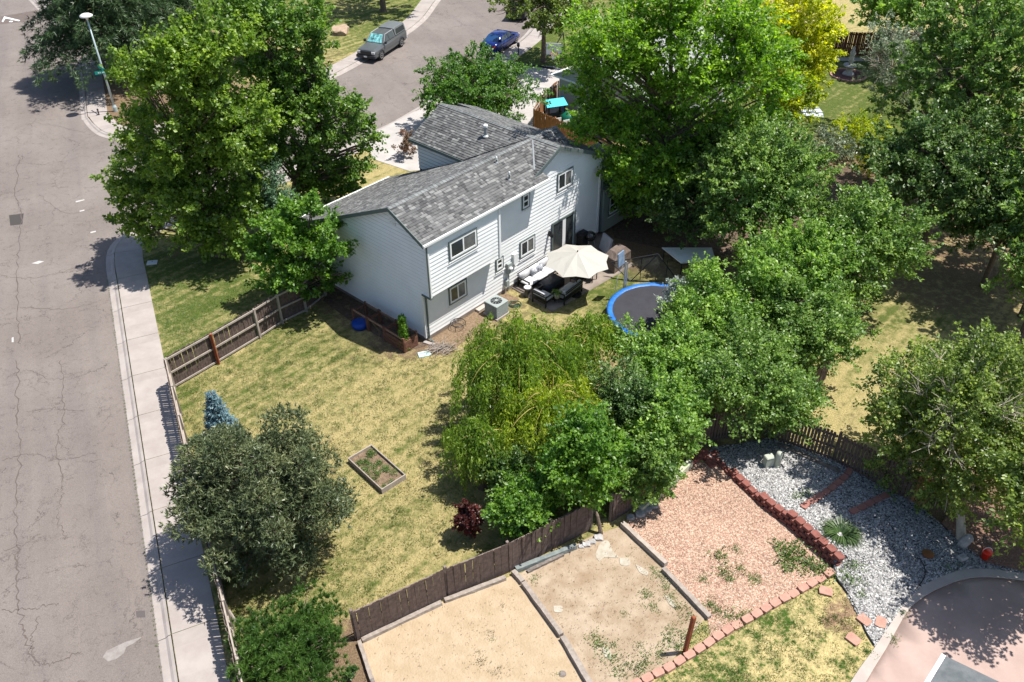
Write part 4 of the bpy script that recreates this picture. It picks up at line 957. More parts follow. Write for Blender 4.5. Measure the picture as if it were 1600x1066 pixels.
# grill, covered grill, cooler, leaning cushion
gr = thing('charcoal_grill', 'black domed kettle grill by the wall beside the glass door', 'grill', hw(12.05, -.1, .05))
MB().lathe([(.1, .55), (.26, .62), (.33, .78), (.33, .82)], (0, 0, 0), 16).build('bowl', M_blk, gr, True)
MB().lathe([(.34, .82), (.3, .96), (.18, 1.06), (.03, 1.1)], (0, 0, 0), 16).build('lid', mat('grill_enamel', (.03, .03, .03), .15, spec=.8), gr, True)
for a in (0, 2.1, 4.2): MB().tube([(.2 * math.cos(a), .2 * math.sin(a), .6), (.34 * math.cos(a), .34 * math.sin(a), 0)], .015, 5).build('leg', M_rim, gr)
gb = thing('gas_grill', 'tall black barbecue behind the domed grill at the wall', 'grill', hw(11.75, .2, .05), ya)
MB().box(-.3, .3, -.22, .22, .1, .85).build('cabinet', M_blk, gb); MB().chbox(-.3, .3, -.24, .24, .86, 1.15, .1).build('lid', M_blk, gb)
o = MB().lathe([(.17, 0), (.19, .05), (.19, .5), (.15, .56)], (0, 0, 0), 14).build('canister', M_cushg, loc=hw(11.5, -.55, .05), smooth=True); tag(o, 'short grey canister standing in front of the domed grill', 'canister')
lp = MB().box(-.45, .45, -.06, .06, 0, .95).build('folded_mat', M_cushg, loc=hw(12.25, -.95, .1)); lp.rotation_euler = (.25, 0, ya + 1.2); tag(lp, 'grey folded mat leaning between the grill and the umbrella', 'folded mat')
cg = MB(); cg.add([(-.75, -.4, 0), (.75, -.4, 0), (.75, .4, 0), (-.75, .4, 0), (-.72, -.38, .8), (.72, -.38, .8), (.7, .38, .85), (-.7, .38, .85), (-.4, -.2, 1.1), (.42, -.22, 1.12), (.4, .25, 1.15), (-.4, .25, 1.13)],
    [(3, 2, 1, 0), (0, 1, 5, 4), (1, 2, 6, 5), (2, 3, 7, 6), (3, 0, 4, 7), (4, 5, 9, 8), (5, 6, 10, 9), (6, 7, 11, 10), (7, 4, 8, 11), (8, 9, 10, 11)])
o = cg.build('covered_grill', mat('brown_cover', (.12, .09, .075), .8, var=(.17, .13, .11), vscale=3, bump=.06, bscale=4), loc=hw(11.6, -2.35, .05), smooth=False); o.rotation_euler = (0, 0, ya); tag(o, 'barbecue under a dull brown cover at the right end of the patio', 'covered grill')

# air conditioner
ac = thing('air_conditioner', 'square grey outdoor air conditioner with a round fan grille beside the wall', 'air conditioner', at(776, 490), ya)
MB().box(-.5, .5, -.5, .5, 0, .08).build('concrete_pad', M_conc, ac)
MB().box(-.42, .42, -.42, .42, .08, .74).build('casing', M_accase, ac)
m = MB()
for i in range(9):
    z = .14 + i * .065; m.box(-.435, .435, -.435, -.421, z, z + .03); m.box(-.435, -.421, -.42, .42, z, z + .03); m.box(.421, .435, -.42, .42, z, z + .03)
m.build('louvres', M_acg, ac); MB().chbox(-.44, .44, -.44, .44, .74, .8, .02).build('top_panel', M_acg, ac)
MB().lathe([(.3, .801), (.3, .806)], (0, 0, 0), 20).build('fan_opening', M_blk, ac)
m = MB()
for i in range(10): a = i * math.pi / 5; m.tube([(.07 * math.cos(a), .07 * math.sin(a), .83), (.31 * math.cos(a), .31 * math.sin(a), .815)], .011, 4)
m.lathe([(.08, .81), (.08, .835)], (0, 0, 0), 12); m.build('fan_grille', M_acg, ac)
m = MB()
for i in range(5):
    r = .18 + i * .04; cx, cy = rnd.uniform(-.1, .1), rnd.uniform(-.1, .1)
    m.tube([(cx + r * math.cos(a), cy + r * math.sin(a) * .8, .03 + i * .03 + .02 * math.sin(3 * a)) for a in np.linspace(0, 6.3, 22)], .016, 5)
o = m.build('garden_hose', mat('dark_green_hose', (.02, .06, .035), .5), loc=at(806, 478)); tag(o, 'dark green garden hose coiled between the air conditioner and the patio', 'hose')
# wire round table, brush pile, tray
bt = thing('wire_stand', 'low round black wire stand on thin legs under the lower window', 'stand', at(716, 512))
m = MB(); m.tube([(.38 * math.cos(a), .38 * math.sin(a), .3) for a in np.linspace(0, 6.283, 25)], .018, 5); m.tube([(.28 * math.cos(a), .28 * math.sin(a), .26) for a in np.linspace(0, 6.283, 21)], .01, 4)
for i in range(8): a = i * .785; m.tube([(0, 0, .25), (.38 * math.cos(a), .38 * math.sin(a), .3)], .008, 4)
m.build('wire_ring', M_blk, bt)
for a in (0.2, 2.3, 4.4): MB().tube([(.36 * math.cos(a), .36 * math.sin(a), .3), (.4 * math.cos(a), .4 * math.sin(a), 0)], .012, 4).build('leg', M_blk, bt)
m = MB()
for i in range(60):
    a = rnd.gauss(.6, .5); l = rnd.uniform(.4, 1.1); x, y = rnd.gauss(0, .3), rnd.gauss(0, .2)
    m.tube([(x - math.cos(a) * l / 2, y - math.sin(a) * l / 2, .03 + rnd.random() * .15), (x, y, .06 + rnd.random() * .2), (x + math.cos(a) * l / 2, y + math.sin(a) * l / 2, .03 + rnd.random() * .2)], .012, 4)
o = m.build('brush_pile', M_timb, loc=at(690, 547)); tag(o, 'heap of cut brown twigs on the lawn near the house corner', 'brush pile')
o = MB().chbox(-.3, .3, -.2, .2, 0, .06, .02).build('tray', mat('pale_aqua', (.45, .66, .66), .4), loc=at(663, 554)); o.rotation_euler = (0, 0, .3); tag(o, 'pale aqua plastic tray lying on the grass beside the twig heap', 'tray')
o = MB().chbox(-.35, .35, -.1, .1, 0, .07, .01).build('splash_block', M_conc, loc=at(672, 538)); o.rotation_euler = (0, 0, -.5); tag(o, 'pale concrete splash block under the downpipe at the house corner', 'splash block')
o = MB().box(-.3, .3, -.13, .13, 0, .14).build('step_block', M_bord, loc=at(752, 484)); o.rotation_euler = (0, 0, ya); tag(o, 'pale block on the ground left of the air conditioner', 'block')
# wooden planter frames by the side wall
pf = thing('planter_frame', 'reddish wooden compost planter frames along the shaded side wall', 'planter', hw(-.9, 3.0), ya)
M_pl = mat('brown_red_wood', (.115, .05, .032), .85, var=(.17, .085, .055), vscale=6)
def beam(m, a, b, w=.05): return m.tube([a, b], w, 4)
for (y0, y1) in ((-2.3, -.95), (-.85, .35), (.45, 1.5)):
    for x in (-.45, .35):
        for y in (y0, y1): MB().box(x - .045, x + .045, y - .045, y + .045, 0, .85).build('post', M_pl, pf)
        MB().box(x - .02, x + .02, y0, y1, .72, .82).build('rail', mat('dull_brown_wood', (.20, .11, .075), .85, var=(.28, .17, .12), vscale=5), pf)
    for y in (y0, y1): MB().box(-.45, .35, y - .02, y + .02, .62, .71).build('rail', M_pl, pf)
for i in range(3): MB().box(-.5, -.46, -2.35, -.9, .05 + i * .2, .22 + i * .2).build('board', M_pl, pf)
for i in range(3): MB().box(-.45, .35, -2.36, -2.32, .05 + i * .2, .22 + i * .2).build('board', M_pl, pf)
o = MB().lathe([(.36, 0), (.42, .12), (.42, .3), (.34, .34)], (0, 0, 0), 16).build('blue_tub', M_bluet, loc=at(563, 511), smooth=True); tag(o, 'round deep blue plastic tub in the shade beside the wooden frames', 'tub')

# raised bed
rb = thing('raised_bed', 'rectangular raised garden bed of grey boards in the middle of the lawn', 'raised bed', Vector((-5.28, 23.76, 0)), .732)
for (a, b, c, d, mm) in ((0, 1.19, 0, .04, M_rail), (0, 1.19, 2.36, 2.4, M_rail), (0, .04, .04, 2.36, M_timb), (1.15, 1.19, .04, 2.36, M_timb)): MB().box(a, b, c, d, 0, .27).build('board', mm, rb)
MB().box(.04, 1.15, .04, 2.36, .0, .15).build('soil', mat('bed_soil', (.115, .08, .052), .95, var=(.21, .145, .095), vscale=6, bump=.04, bscale=15), rb)
ns_ = 2600; cc_ = np.array([(rnd.uniform(.12, 1.08), rnd.uniform(.1, 2.3)) for _ in range(34)]); ci_ = NP.integers(0, 34, ns_); pw = NP.normal(size=(ns_, 3)) * np.array([.075, .075, .0])
Pp = np.concatenate([cc_[ci_], np.full((ns_, 1), .16)], 1) + pw; Pp[:, 2] += NP.random(ns_) * .1; Pp[:, 0] = np.clip(Pp[:, 0], .06, 1.12); Pp[:, 1] = np.clip(Pp[:, 1], .06, 2.33)
V, F = leaf_faces(Pp, NP.normal(size=(ns_, 3)) + np.array([0, 0, .5]), NP.normal(size=(ns_, 3)) * .5 + np.array([0, 0, 1.]), NP.uniform(.03, .07, ns_), NP.uniform(.02, .04, ns_))
me = np_mesh('seedlings', V, F); o = link('seedlings', me, M_weed, rb); o['kind'] = 'stuff'

# trampoline
tc = Vector((7.26, 34.96, 0)); tr = thing('trampoline', 'round trampoline with a blue rim pad and black mat at the edge of the lawn', 'trampoline', tc)
R1 = 2.5; m = MB(); n = 48; vs = []
for (r, z) in ((R1, .74), (R1 + .02, .8), (R1 - .08, .84), (R1 - .22, .83), (R1 - .27, .79)): vs += [(r * math.cos(2 * math.pi * k / n), r * math.sin(2 * math.pi * k / n), z + .012 * math.sin(k * 2.3)) for k in range(n)]
m.add(vs, [(i * n + k, i * n + (k + 1) % n, (i + 1) * n + (k + 1) % n, (i + 1) * n + k) for i in range(4) for k in range(n)]); m.build('rim_pad', M_blue, tr, True)
MB().lathe([(R1 - .26, .775), (R1 - .26, .785)], (0, 0, 0), 48).build('jump_mat', M_mat, tr)
m = MB().tube([((R1 - .03) * math.cos(a), (R1 - .03) * math.sin(a), .73) for a in np.linspace(0, 6.2832, 49)], .03, 6, False); m.build('frame_ring', M_rim, tr)
for k in range(6):
    a = k * 1.047 + .3; MB().tube([((R1 - .05) * math.cos(a - .12), (R1 - .05) * math.sin(a - .12), .73), (R1 * math.cos(a - .1), R1 * math.sin(a - .1), .03), (R1 * math.cos(a + .1), R1 * math.sin(a + .1), .03), ((R1 - .05) * math.cos(a + .12), (R1 - .05) * math.sin(a + .12), .73)], .022, 6).build('leg', M_rim, tr)
bpole = at(975, 447, .8); rel = bpole - tc; rel.z = 0
MB().tube([(rel.x, rel.y, .7), (rel.x, rel.y, 2.3)], .05, 6).tube([(rel.x + .1, rel.y, .7), (rel.x + .1, rel.y + .02, 2.2)], .03, 6).build('hoop_pole', M_rim, tr)
hb = MB().box(-.28, .28, -.03, .03, 2.0, 2.75); ho = hb.build('backboard', mat('pale_blue_board', (.14, .2, .3), .4, var=(.22, .3, .42), vscale=3), tr, loc=(rel.x - .05, rel.y, 0)); ho.rotation_euler = (-.1, 0, .9)
MB().tube([(rel.x - .15, rel.y - .2, 2.2), (rel.x - .45, rel.y - .5, 1.6), (rel.x - .5, rel.y - .5, .9)], .018, 5).build('net_rod', M_cushg, tr)
# sagging net frame behind
nf = thing('practice_net', 'sagging grey practice net on thin dark poles behind the trampoline', 'net', at(1030, 425))
A0, A1, A2, A3 = [at(a, b, c) - at(1030, 425) for a, b, c in ((985, 440, 0), (1028, 397, 1.7), (1060, 440, 0), (955, 410, .9))]
for a, b in ((A0, A1), (A2, A1), (A3, A1), (A3, A0)): MB().tube([a, b], .03, 6).build('pole', M_dark, nf)
for c in (at(1000, 437) - at(1030, 425), at(1040, 437) - at(1030, 425)): MB().tube([c, c + Vector((0, 0, 1.4))], .02, 5).build('pole', M_dark, nf)
m = MB(); N = 34
for i in range(N + 1):
    t = i / N; p, q = A0.lerp(A2, t), A3.lerp(A1, t) if t < 1 else A1
    m.tube([p, p.lerp(q, .5) + Vector((0, 0, -.12)), q], .004, 3, False)
    p, q = A0.lerp(A3, t), A2.lerp(A1, t); m.tube([p, p.lerp(q, .5) + Vector((0, 0, -.12)), q], .004, 3, False)
m.build('netting', M_net, nf)
pt = thing('folding_table', 'weathered white sheet-topped table under the edge of the trees', 'table', at(1080, 418))
q = [at(a, b, .75) - at(1080, 418) for a, b in ((1034, 388), (1112, 388), (1118, 408), (1064, 412))]
MB().prism(q, (0, 0, .05)).build('table_top', mat('dirty_white', (.66, .70, .66), .7, var=(.75, .77, .75), vscale=2), pt)
for p in q: MB().tube([Vector((p.x * .92, p.y * .92, 0)), Vector((p.x * .92, p.y * .92, .75))], .03, 5).build('leg', M_dark, pt)

# red post, pedestals, bucket etc
o = MB().chbox(-.06, .06, -.06, .06, 0, 2.0, .02).build('wooden_post', M_redw, loc=at(1070, 1020)); o.rotation_euler = (.02, .03, .5); tag(o, 'tall red-brown wooden post standing at the edging row by the dirt plot', 'post')
gp = at(1198, 732); gp.z = hg(gp.x, gp.y)
o = thing('utility_pedestal', 'short flat grey-green utility cabinet on the river stones', 'utility box', gp, .3); MB().chbox(-.18, .18, -.14, .14, 0, .5, .04).build('cabinet', M_ped, o); MB().chbox(-.19, .19, -.15, .15, .5, .55, .03).build('lid', M_ped, o)
gp = at(1212, 733); gp.z = hg(gp.x, gp.y)
o = thing('utility_pedestal', 'taller rounded grey-green utility pedestal beside the flat one', 'utility box', gp, .3); MB().lathe([(.13, 0), (.13, .7), (.1, .78), (.03, .8)], (0, 0, 0), 10).build('cover', M_ped, o, True); MB().lathe([(.15, 0), (.15, .1)], (0, 0, 0), 10).build('base', M_ped, o)
gp = at(1538, 872, .1)
o = thing('red_bucket', 'bright red plastic bucket on the mulch by the shaded patio border', 'bucket', gp); MB().lathe([(.12, 0), (.17, .34), (.19, .35), (.19, .38)], (0, 0, 0), 14).build('bucket_body', M_red, o, True)
MB().tube([(.18 * math.cos(a), .18 * math.sin(a) * .3, .36 + .16 * math.sin(a)) for a in np.linspace(0, 3.14, 9)], .012, 5).build('handle', M_white, o)
o = MB().lathe([(.16, 0), (.2, .1), (.18, .5), (.12, .6)], (0, 0, 0), 7).build('boulder', M_stoneg, loc=at(1502, 852, .1)); o.rotation_euler = (.2, .15, .4); tag(o, 'upright grey stone at the foot of the tree on the right', 'stone')
o = MB().chbox(-.16, .16, -.12, .12, 0, .15, .03).build('stone_block', M_stoneg, loc=at(1503, 873, .1)); o.rotation_euler = (0, 0, .4); tag(o, 'small square grey block in front of the upright stone', 'block')
o = MB().lathe([(.2, 0), (.22, .05), (.05, .07)], (0, 0, 0), 12).build('copper_dish', mat('copper', (.30, .13, .06), .4, metal=.5), loc=at(1449, 868, .1) + Vector((0, 0, .05))); tag(o, 'small copper dish on the grey stones', 'dish')
o = MB().tube(smooth_path([at(x, y, .13) for x, y in [(1434, 868), (1444, 885), (1445, 900), (1438, 912), (1430, 922)]], 4), .018, 5).build('drip_hose', M_blk); tag(o, 'black drip hose curving over the stones towards the patio border', 'hose')
o = MB().tube(smooth_path([at(x, y, .13) for x, y in [(1338, 733), (1346, 745), (1352, 760), (1360, 770)]], 4), .018, 5).build('drip_hose', M_blk); tag(o, 'black hose at the foot of the dark fence by the orange boards', 'hose')
o = MB().lathe([(.2, 0), (.24, .02), (.02, .04)], (0, 0, 0), 12).build('rock_disc', M_timbd, loc=at(878, 1054)); tag(o, 'dark sawn stump disc lying on the sand near the bottom', 'stump')

# shed corner at the bottom right
sh = thing('shed', 'corner of a grey-roofed outbuilding with white fascia at the bottom right', 'shed', at(1480, 1100))
tp = [at(a, b, 2.4) for a, b in ((1477, 1027), (1447, 1078), (1390, 1170), (1700, 1230), (1640, 1106))]; o0 = at(1480, 1100)
MB().prism([p - o0 for p in tp], (0, 0, .06)).build('roof', M_shin if False else mat('grey_roofing', (.085, .095, .10), .9, var=(.13, .14, .145), vscale=3, bump=.01), sh)
m = MB(); a, b = tp[0] - o0, tp[2] - o0; t = (b - a).normalized(); nn = Vector((t.y, -t.x, 0)) * .12
m.add([a + Vector((0, 0, .07)), b + Vector((0, 0, .07)), b - nn * -1.0 + Vector((0, 0, .07)), a - nn * -1.0 + Vector((0, 0, .07)), a + Vector((0, 0, -.1)), b + Vector((0, 0, -.1)), b + nn + Vector((0, 0, -.1)), a + nn + Vector((0, 0, -.1))], [(0, 1, 2, 3), (3, 2, 6, 7), (0, 3, 7, 4), (4, 7, 6, 5), (1, 5, 6, 2)]); m.build('fascia', M_trimw, sh)
c_ = sum((p - o0 for p in tp), Vector()) / 5
MB().prism([Vector(((p - o0).x * .85 + c_.x * .15, (p - o0).y * .85 + c_.y * .15, 0)) for p in tp], (0, 0, 2.38)).build('wall', M_side, sh)

# ------------------------------------------------------------------ street things
lb = at(181, 174); lamp = thing('street_lamp', 'tall grey-green street lamp pole at the street corner', 'street lamp', lb)
MB().tube([(0, 0, 0), (-.02, 0, 3), (-.05, 0, 6.9)], [.09, .075, .05], 8).build('pole', M_hpole, lamp, True)
MB().lathe([(.16, 0), (.16, .35), (.1, .5)], (0, 0, 0), 10).build('base_cover', M_hpole, lamp)
MB().lathe([(.06, 0), (.14, .18), (.44, .24), (.46, .32), (.3, .42), (.04, .46)], (-.05, 0, 6.85), 18).build('lamp_head', M_white, lamp, True)
sg = thing('street_sign', 'green street name blades fixed across the lamp pole', 'street sign', lb + Vector((0, 0, 2.95)), 0)
MB().box(-.62, .62, -.1, -.085, 0, .24, Matrix.Rotation(.35, 4, 'Z')).build('sign_blade', M_sign, sg)
MB().box(-.62, .62, -.1, -.085, .28, .5, Matrix.Rotation(-.8, 4, 'Z')).build('sign_blade', M_sign, sg)
m = MB(); Rm = Matrix.Rotation(.35, 4, 'Z')
for i, w in enumerate((.1, .06, .12, .08, .1, .06)): m.box(-.42 + i * .14, -.42 + i * .14 + w, -.106, -.101, .08, .16, Rm)
m.build('lettering', M_signw, sg)
o = MB().chbox(-.28, .28, -.2, .2, 0, .06, .01).build('meter_cover', M_cush, loc=at(238, 411)); o.rotation_euler = (0, 0, .15); tag(o, 'pale rectangular utility lid set in the corner lawn', 'utility cover')
MB().lathe([(.03, .0), (.03, .01)], (0, .06, .06), 8).build('lid_hole', M_blk, o)
for x, y, l, i in [(155, 180, 'left of the two dark bollards standing on the kerb corner', 0), (152, 182, '', 1)][:1]:
    o = MB().lathe([(.05, 0), (.05, .35), (.08, .4), (.05, .5)], (0, 0, 0), 8).build('kerb_marker', M_blk, loc=at(x, y)); tag(o, 'small dark marker post standing at the kerb below the street lamp', 'marker post')
def flat(name, pts, m, z=-.114, kind='structure'): return MB().poly([Vector((p.x, p.y, z)) for p in wp(pts)][::-1]).build(name, m, kind=kind)
flat('road_patch', [(13, 334), (36, 331), (34, 348), (15, 350)], mat('new_asphalt', (.05, .045, .042), .9))
flat('road_patch', [(0, 24), (60, 14), (88, 22), (62, 30), (0, 36)], mat('brown_asphalt', (.105, .082, .072), .9, var=(.125, .1, .088), vscale=3))
flat('road_marking', [(2, 32), (6, 24), (31, 30), (29, 31.5), (8, 27), (4, 33)], M_white, -.11)
flat('road_marking', [(13, 32.5), (15, 31), (20, 31), (18, 33)], M_white, -.11)
sp_m = mat('faded_spray_paint', (.4, .38, .36), .9)
for i, q in enumerate([[(48, 409), (60, 405), (68, 406), (58, 410)], [(117, 312), (131, 309), (131, 310.5), (118, 314)], [(123, 327), (131, 325), (131, 327), (124, 328.5)], [(140, 360), (149, 358), (149, 360), (141, 362)], [(17, 525), (20, 524), (20, 532), (17, 532)]]): flat('paint_mark', q, sp_m, -.112)
flat('concrete_spill', smooth_path([Vector((x, y, 0)) for x, y in [(159, 1024), (170, 1012), (190, 1002), (219, 992), (200, 1010), (186, 1024), (170, 1032), (159, 1026)]], 3) and [(159, 1024), (165, 1014), (180, 1007), (195, 1000), (221, 992), (208, 1002), (196, 1008), (192, 1018), (180, 1027), (167, 1031)], mat('pale_spill', (.20, .175, .16), .9, var=(.255, .23, .215), vscale=5), -.112)
flat('road_patch', [(211, 952), (225, 951), (226, 961), (212, 962)], mat('grey_stain', (.09, .078, .075), .9), -.112)

def crack(pts, w):
    P = smooth_path([Vector((p.x, p.y, 0)) for p in wp(pts)], 14); m = MB(); L_, R2 = [], []
    for i, p in enumerate(P):
        t = (P[min(i + 1, len(P) - 1)] - P[max(i - 1, 0)]).normalized(); nn = Vector((-t.y, t.x, 0)); j = nn * rnd.gauss(0, .05); ww = w * rnd.uniform(.3, 1.3)
        L_.append(p + j + nn * ww / 2); R2.append(p + j - nn * ww / 2)
    m.add([(p.x, p.y, -.113) for p in L_ + R2], [(i, i + 1, len(P) + i + 1, len(P) + i)[::-1] for i in range(len(P) - 1)]); m.build('road_crack', mat('crack_tar', (.10, .08, .072), .95), kind='structure')
for pts, w in [([(30, 240), (22, 300), (32, 330), (27, 400), (26, 470), (29, 535)], .06), ([(27, 560), (26, 640), (29, 720), (24, 800), (25, 880), (27, 950), (40, 1000), (58, 1036)], .05), ([(0, 428), (40, 432), (90, 424), (150, 402)], .035), ([(2, 716), (50, 706), (90, 716), (150, 704)], .035),
    ([(58, 1036), (90, 1030), (125, 1015)], .05), ([(58, 960), (48, 1000), (52, 1020)], .03), ([(0, 952), (50, 948), (90, 940)], .04), ([(95, 560), (98, 640), (88, 690), (98, 760)], .04), ([(40, 640), (90, 636), (130, 640)], .03), ([(98, 760), (88, 800), (100, 840)], .03), ([(20, 200), (60, 190), (130, 205)], .03),
    ([(60, 300), (100, 330), (150, 322)], .03), ([(0, 860), (40, 846), (60, 830)], .03), ([(150, 470), (100, 480), (30, 478)], .035), ([(5, 590), (40, 575), (80, 590), (120, 580)], .03)]: crack(pts, w)
for q, z in (([(930, 868), (938, 850), (950, 846), (957, 862), (966, 872), (945, 872), (936, 878)], .04), ([(968, 873), (982, 874), (984, 884), (970, 884)], .04), ([(992, 882), (1010, 892), (1012, 900), (1000, 896)], .04), ([(940, 1012), (952, 1016), (956, 1030), (946, 1028)], .04), ([(865, 948), (878, 948), (878, 957), (866, 957)], .04), ([(1038, 930), (1050, 938), (1056, 950), (1046, 946)], .04)):
    sheet('pale_crust', smooth_path([Vector((p.x, p.y, 0)) for p in wp(q + q[:1])], 4)[:-1], mat('pale_crust_mat', (.30, .26, .20), .95, var=(.40, .36, .30), vscale=4), z, .5)
deb = scatter_pts(wp([(570, 1003), (790, 908), (925, 1066), (600, 1066)]), 260) + scatter_pts(wp([(815, 900), (975, 826), (1100, 962), (1010, 1060), (930, 1066)]), 700)
tufts('leaf_litter', [(x, y, rnd.uniform(.4, 1.3)) for x, y in deb], 3, .05, .02, mat('litter', (.16, .11, .06), .9, island=.4), .06, 'tiny dry leaves and twigs scattered on the sand and dirt', 'leaf litter', zf=lambda x, y: .045)
tufts('weeds', [(at(a, b)[0], at(a, b)[1], s_) for a, b, s_ in [(768, 990, .9), (752, 1035, 1.1), (748, 1020, .7), (785, 948, .7), (775, 1052, .9), (780, 1045, .6)]], 60, .1, .03, leaf_mat('dry_weed', (.14, .12, .06), (.2, .17, .08), .2), .25, 'small dry brown weeds on the open sand', 'weeds', leafy=True, zf=lambda x, y: .045)
# vehicles
def loft(m, st):
    """st: list of rings (each a list of points) joined into a skin with end caps"""
    n = len(st[0]); vs = [p for r in st for p in r]; fs = []
    for i in range(len(st) - 1):
        for k in range(n): fs.append((i * n + k, i * n + (k + 1) % n, (i + 1) * n + (k + 1) % n, (i + 1) * n + k))
    fs += [tuple(range(n))[::-1], tuple((len(st) - 1) * n + k for k in range(n))]
    return m.add(vs, fs)
def ring(x, w, zb, zs, zt, wt, crown=.03):
    return [(x, -w * .92, zb), (x, -w, zb + .12), (x, -w * 1.0, zs), (x, -wt, zt - .03), (x, -wt * .85, zt), (x, 0, zt + crown), (x, wt * .85, zt), (x, wt, zt - .03), (x, w, zs), (x, w, zb + .12), (x, w * .92, zb)]
def wheel(t, x, y, r, w=.24):
    s = 1 if y > 0 else -1; Mx = Matrix.Translation((x, y, r)) @ Matrix.Rotation(-math.pi / 2 * s, 4, 'X')
    wh = MB().lathe([(r * .55, -w), (r * .95, -w), (r, -w + .04), (r, -.04), (r * .93, 0), (r * .6, 0)], (0, 0, 0), 20, Mx).build('wheel', M_tyre, t, True)
    MB().lathe([(r * .62, -.03), (r * .6, .005), (r * .15, -.02), (r * .1, .01)], (0, 0, 0), 12, Mx).build('rim', M_rim, wh)
def quad(m, P): return m.add(P, [(0, 1, 2, 3)])
def pickup(loc, rz):
    t = thing('pickup_truck', 'dark grey pickup truck with a camper shell parked along the far kerb', 'pickup truck', loc, rz)
    b = MB(); W_ = .93
    loft(b, [ring(2.85, W_ * .93, .42, .62, .78, W_ * .8), ring(2.78, W_ * .97, .4, .85, 1.02, W_ * .85), ring(2.6, W_, .36, .92, 1.1, W_ * .86), ring(1.6, W_, .34, .98, 1.17, W_ * .88), ring(1.25, W_, .34, 1.0, 1.2, W_ * .92), ring(-.6, W_, .34, 1.0, 1.2, W_ * .95), ring(-2.6, W_, .36, 1.0, 1.2, W_ * .96), ring(-2.78, W_ * .98, .42, 1.0, 1.18, W_ * .95)])
    b.build('body', M_pgrey, t)
    c = MB(); loft(c, [ring(1.3, W_ * .93, 1.1, 1.12, 1.2, W_ * .86), ring(.62, W_ * .93, 1.1, 1.25, 1.78, W_ * .72), ring(-.55, W_ * .93, 1.1, 1.25, 1.82, W_ * .74), ring(-.8, W_ * .93, 1.1, 1.25, 1.78, W_ * .74)]); c.build('cab', M_pgrey, t)
    c = MB(); loft(c, [ring(-.86, W_ * .95, 1.16, 1.3, 1.84, W_ * .8), ring(-1.2, W_ * .95, 1.16, 1.3, 1.92, W_ * .82), ring(-2.6, W_ * .95, 1.16, 1.3, 1.9, W_ * .82), ring(-2.74, W_ * .94, 1.16, 1.25, 1.7, W_ * .8)]); c.build('camper_shell', mat('shell_paint', (.13, .14, .145), .3, spec=.5), t)
    def rail_(y): return y
    ws = MB(); quad(ws, [(1.27, -.72, 1.24), (1.27, .72, 1.24), (.7, .58, 1.79), (.7, -.58, 1.79)]); ws.v = [(x + .03, y, z + .02) for x, y, z in ws.v]; ws.build('windscreen', M_shade, t)
    for s in (-1, 1):
        y0, y1 = .875 * s, .71 * s; nm = .012 * s
        for (xa, xb, xc, xd) in ((1.0, .28, .28, .62), (.2, -.62, -.62, .2)):
            w = MB(); quad(w, [(xa, y0 + nm, 1.28), (xb, y0 + nm, 1.28), (xc, y1 + nm, 1.72), (xd, y1 + nm, 1.72)][::s]); w.build('side_window', M_glass, t)
        w = MB(); quad(w, [(-1.0, (.885) * s, 1.36), (-2.55, .885 * s, 1.36), (-2.5, .79 * s, 1.76), (-1.1, .79 * s, 1.76)][::s]); w.build('shell_window', M_glass, t)
        MB().box(1.05, 1.25, .93 * s if s > 0 else -1.12, 1.12 if s > 0 else -.93, 1.2, 1.38).build('mirror', M_dark, t)
        MB().box(2.8, 2.88, (.55 if s > 0 else -.85), (.85 if s > 0 else -.55), .78, .96).build('headlight', M_light, t)
        MB().box(-2.82, -2.77, (.72 if s > 0 else -.88), (.88 if s > 0 else -.72), .8, 1.08).build('tail_light', M_tail, t)
        MB().box(-2.6, 2.5, (.935 * s if s > 0 else -.95), (.95 if s > 0 else -.935), .68, .74).build('side_moulding', M_pgrey, t)
        MB().tube([(1.15, (.85) * s, 1.22), (.6, .69 * s, 1.8), (-.7, .7 * s, 1.83)], .03, 5).build('drip_rail', M_rim, t)
        for x in (1.85, -1.75):
            wheel(t, x, .95 * s, .39)
            MB().tube([(x + .47 * math.cos(a), .935 * s, .4 + .47 * math.sin(a)) for a in np.linspace(.1, 3.04, 11)], .045, 5).build('wheel_arch', M_dark, t)
    MB().box(2.84, 2.9, -.52, .52, .68, .96).build('grille', M_blk, t)
    MB().chbox(2.8, 2.98, -.92, .92, .42, .66, .05).build('bumper', M_dark, t); MB().chbox(-2.95, -2.78, -.9, .9, .45, .62, .03).build('bumper', M_rim, t)
    MB().box(2.98, 2.99, -.15, .15, .48, .6).build('number_plate', M_white, t)
    return t
def heading(a, b): d = b - a; return math.atan2(d.y, d.x)
trk_d = heading(at(650, 62), at(597, 97)); pickup(at(604, 82) + Vector((-.35, .5, -.12)), trk_d)
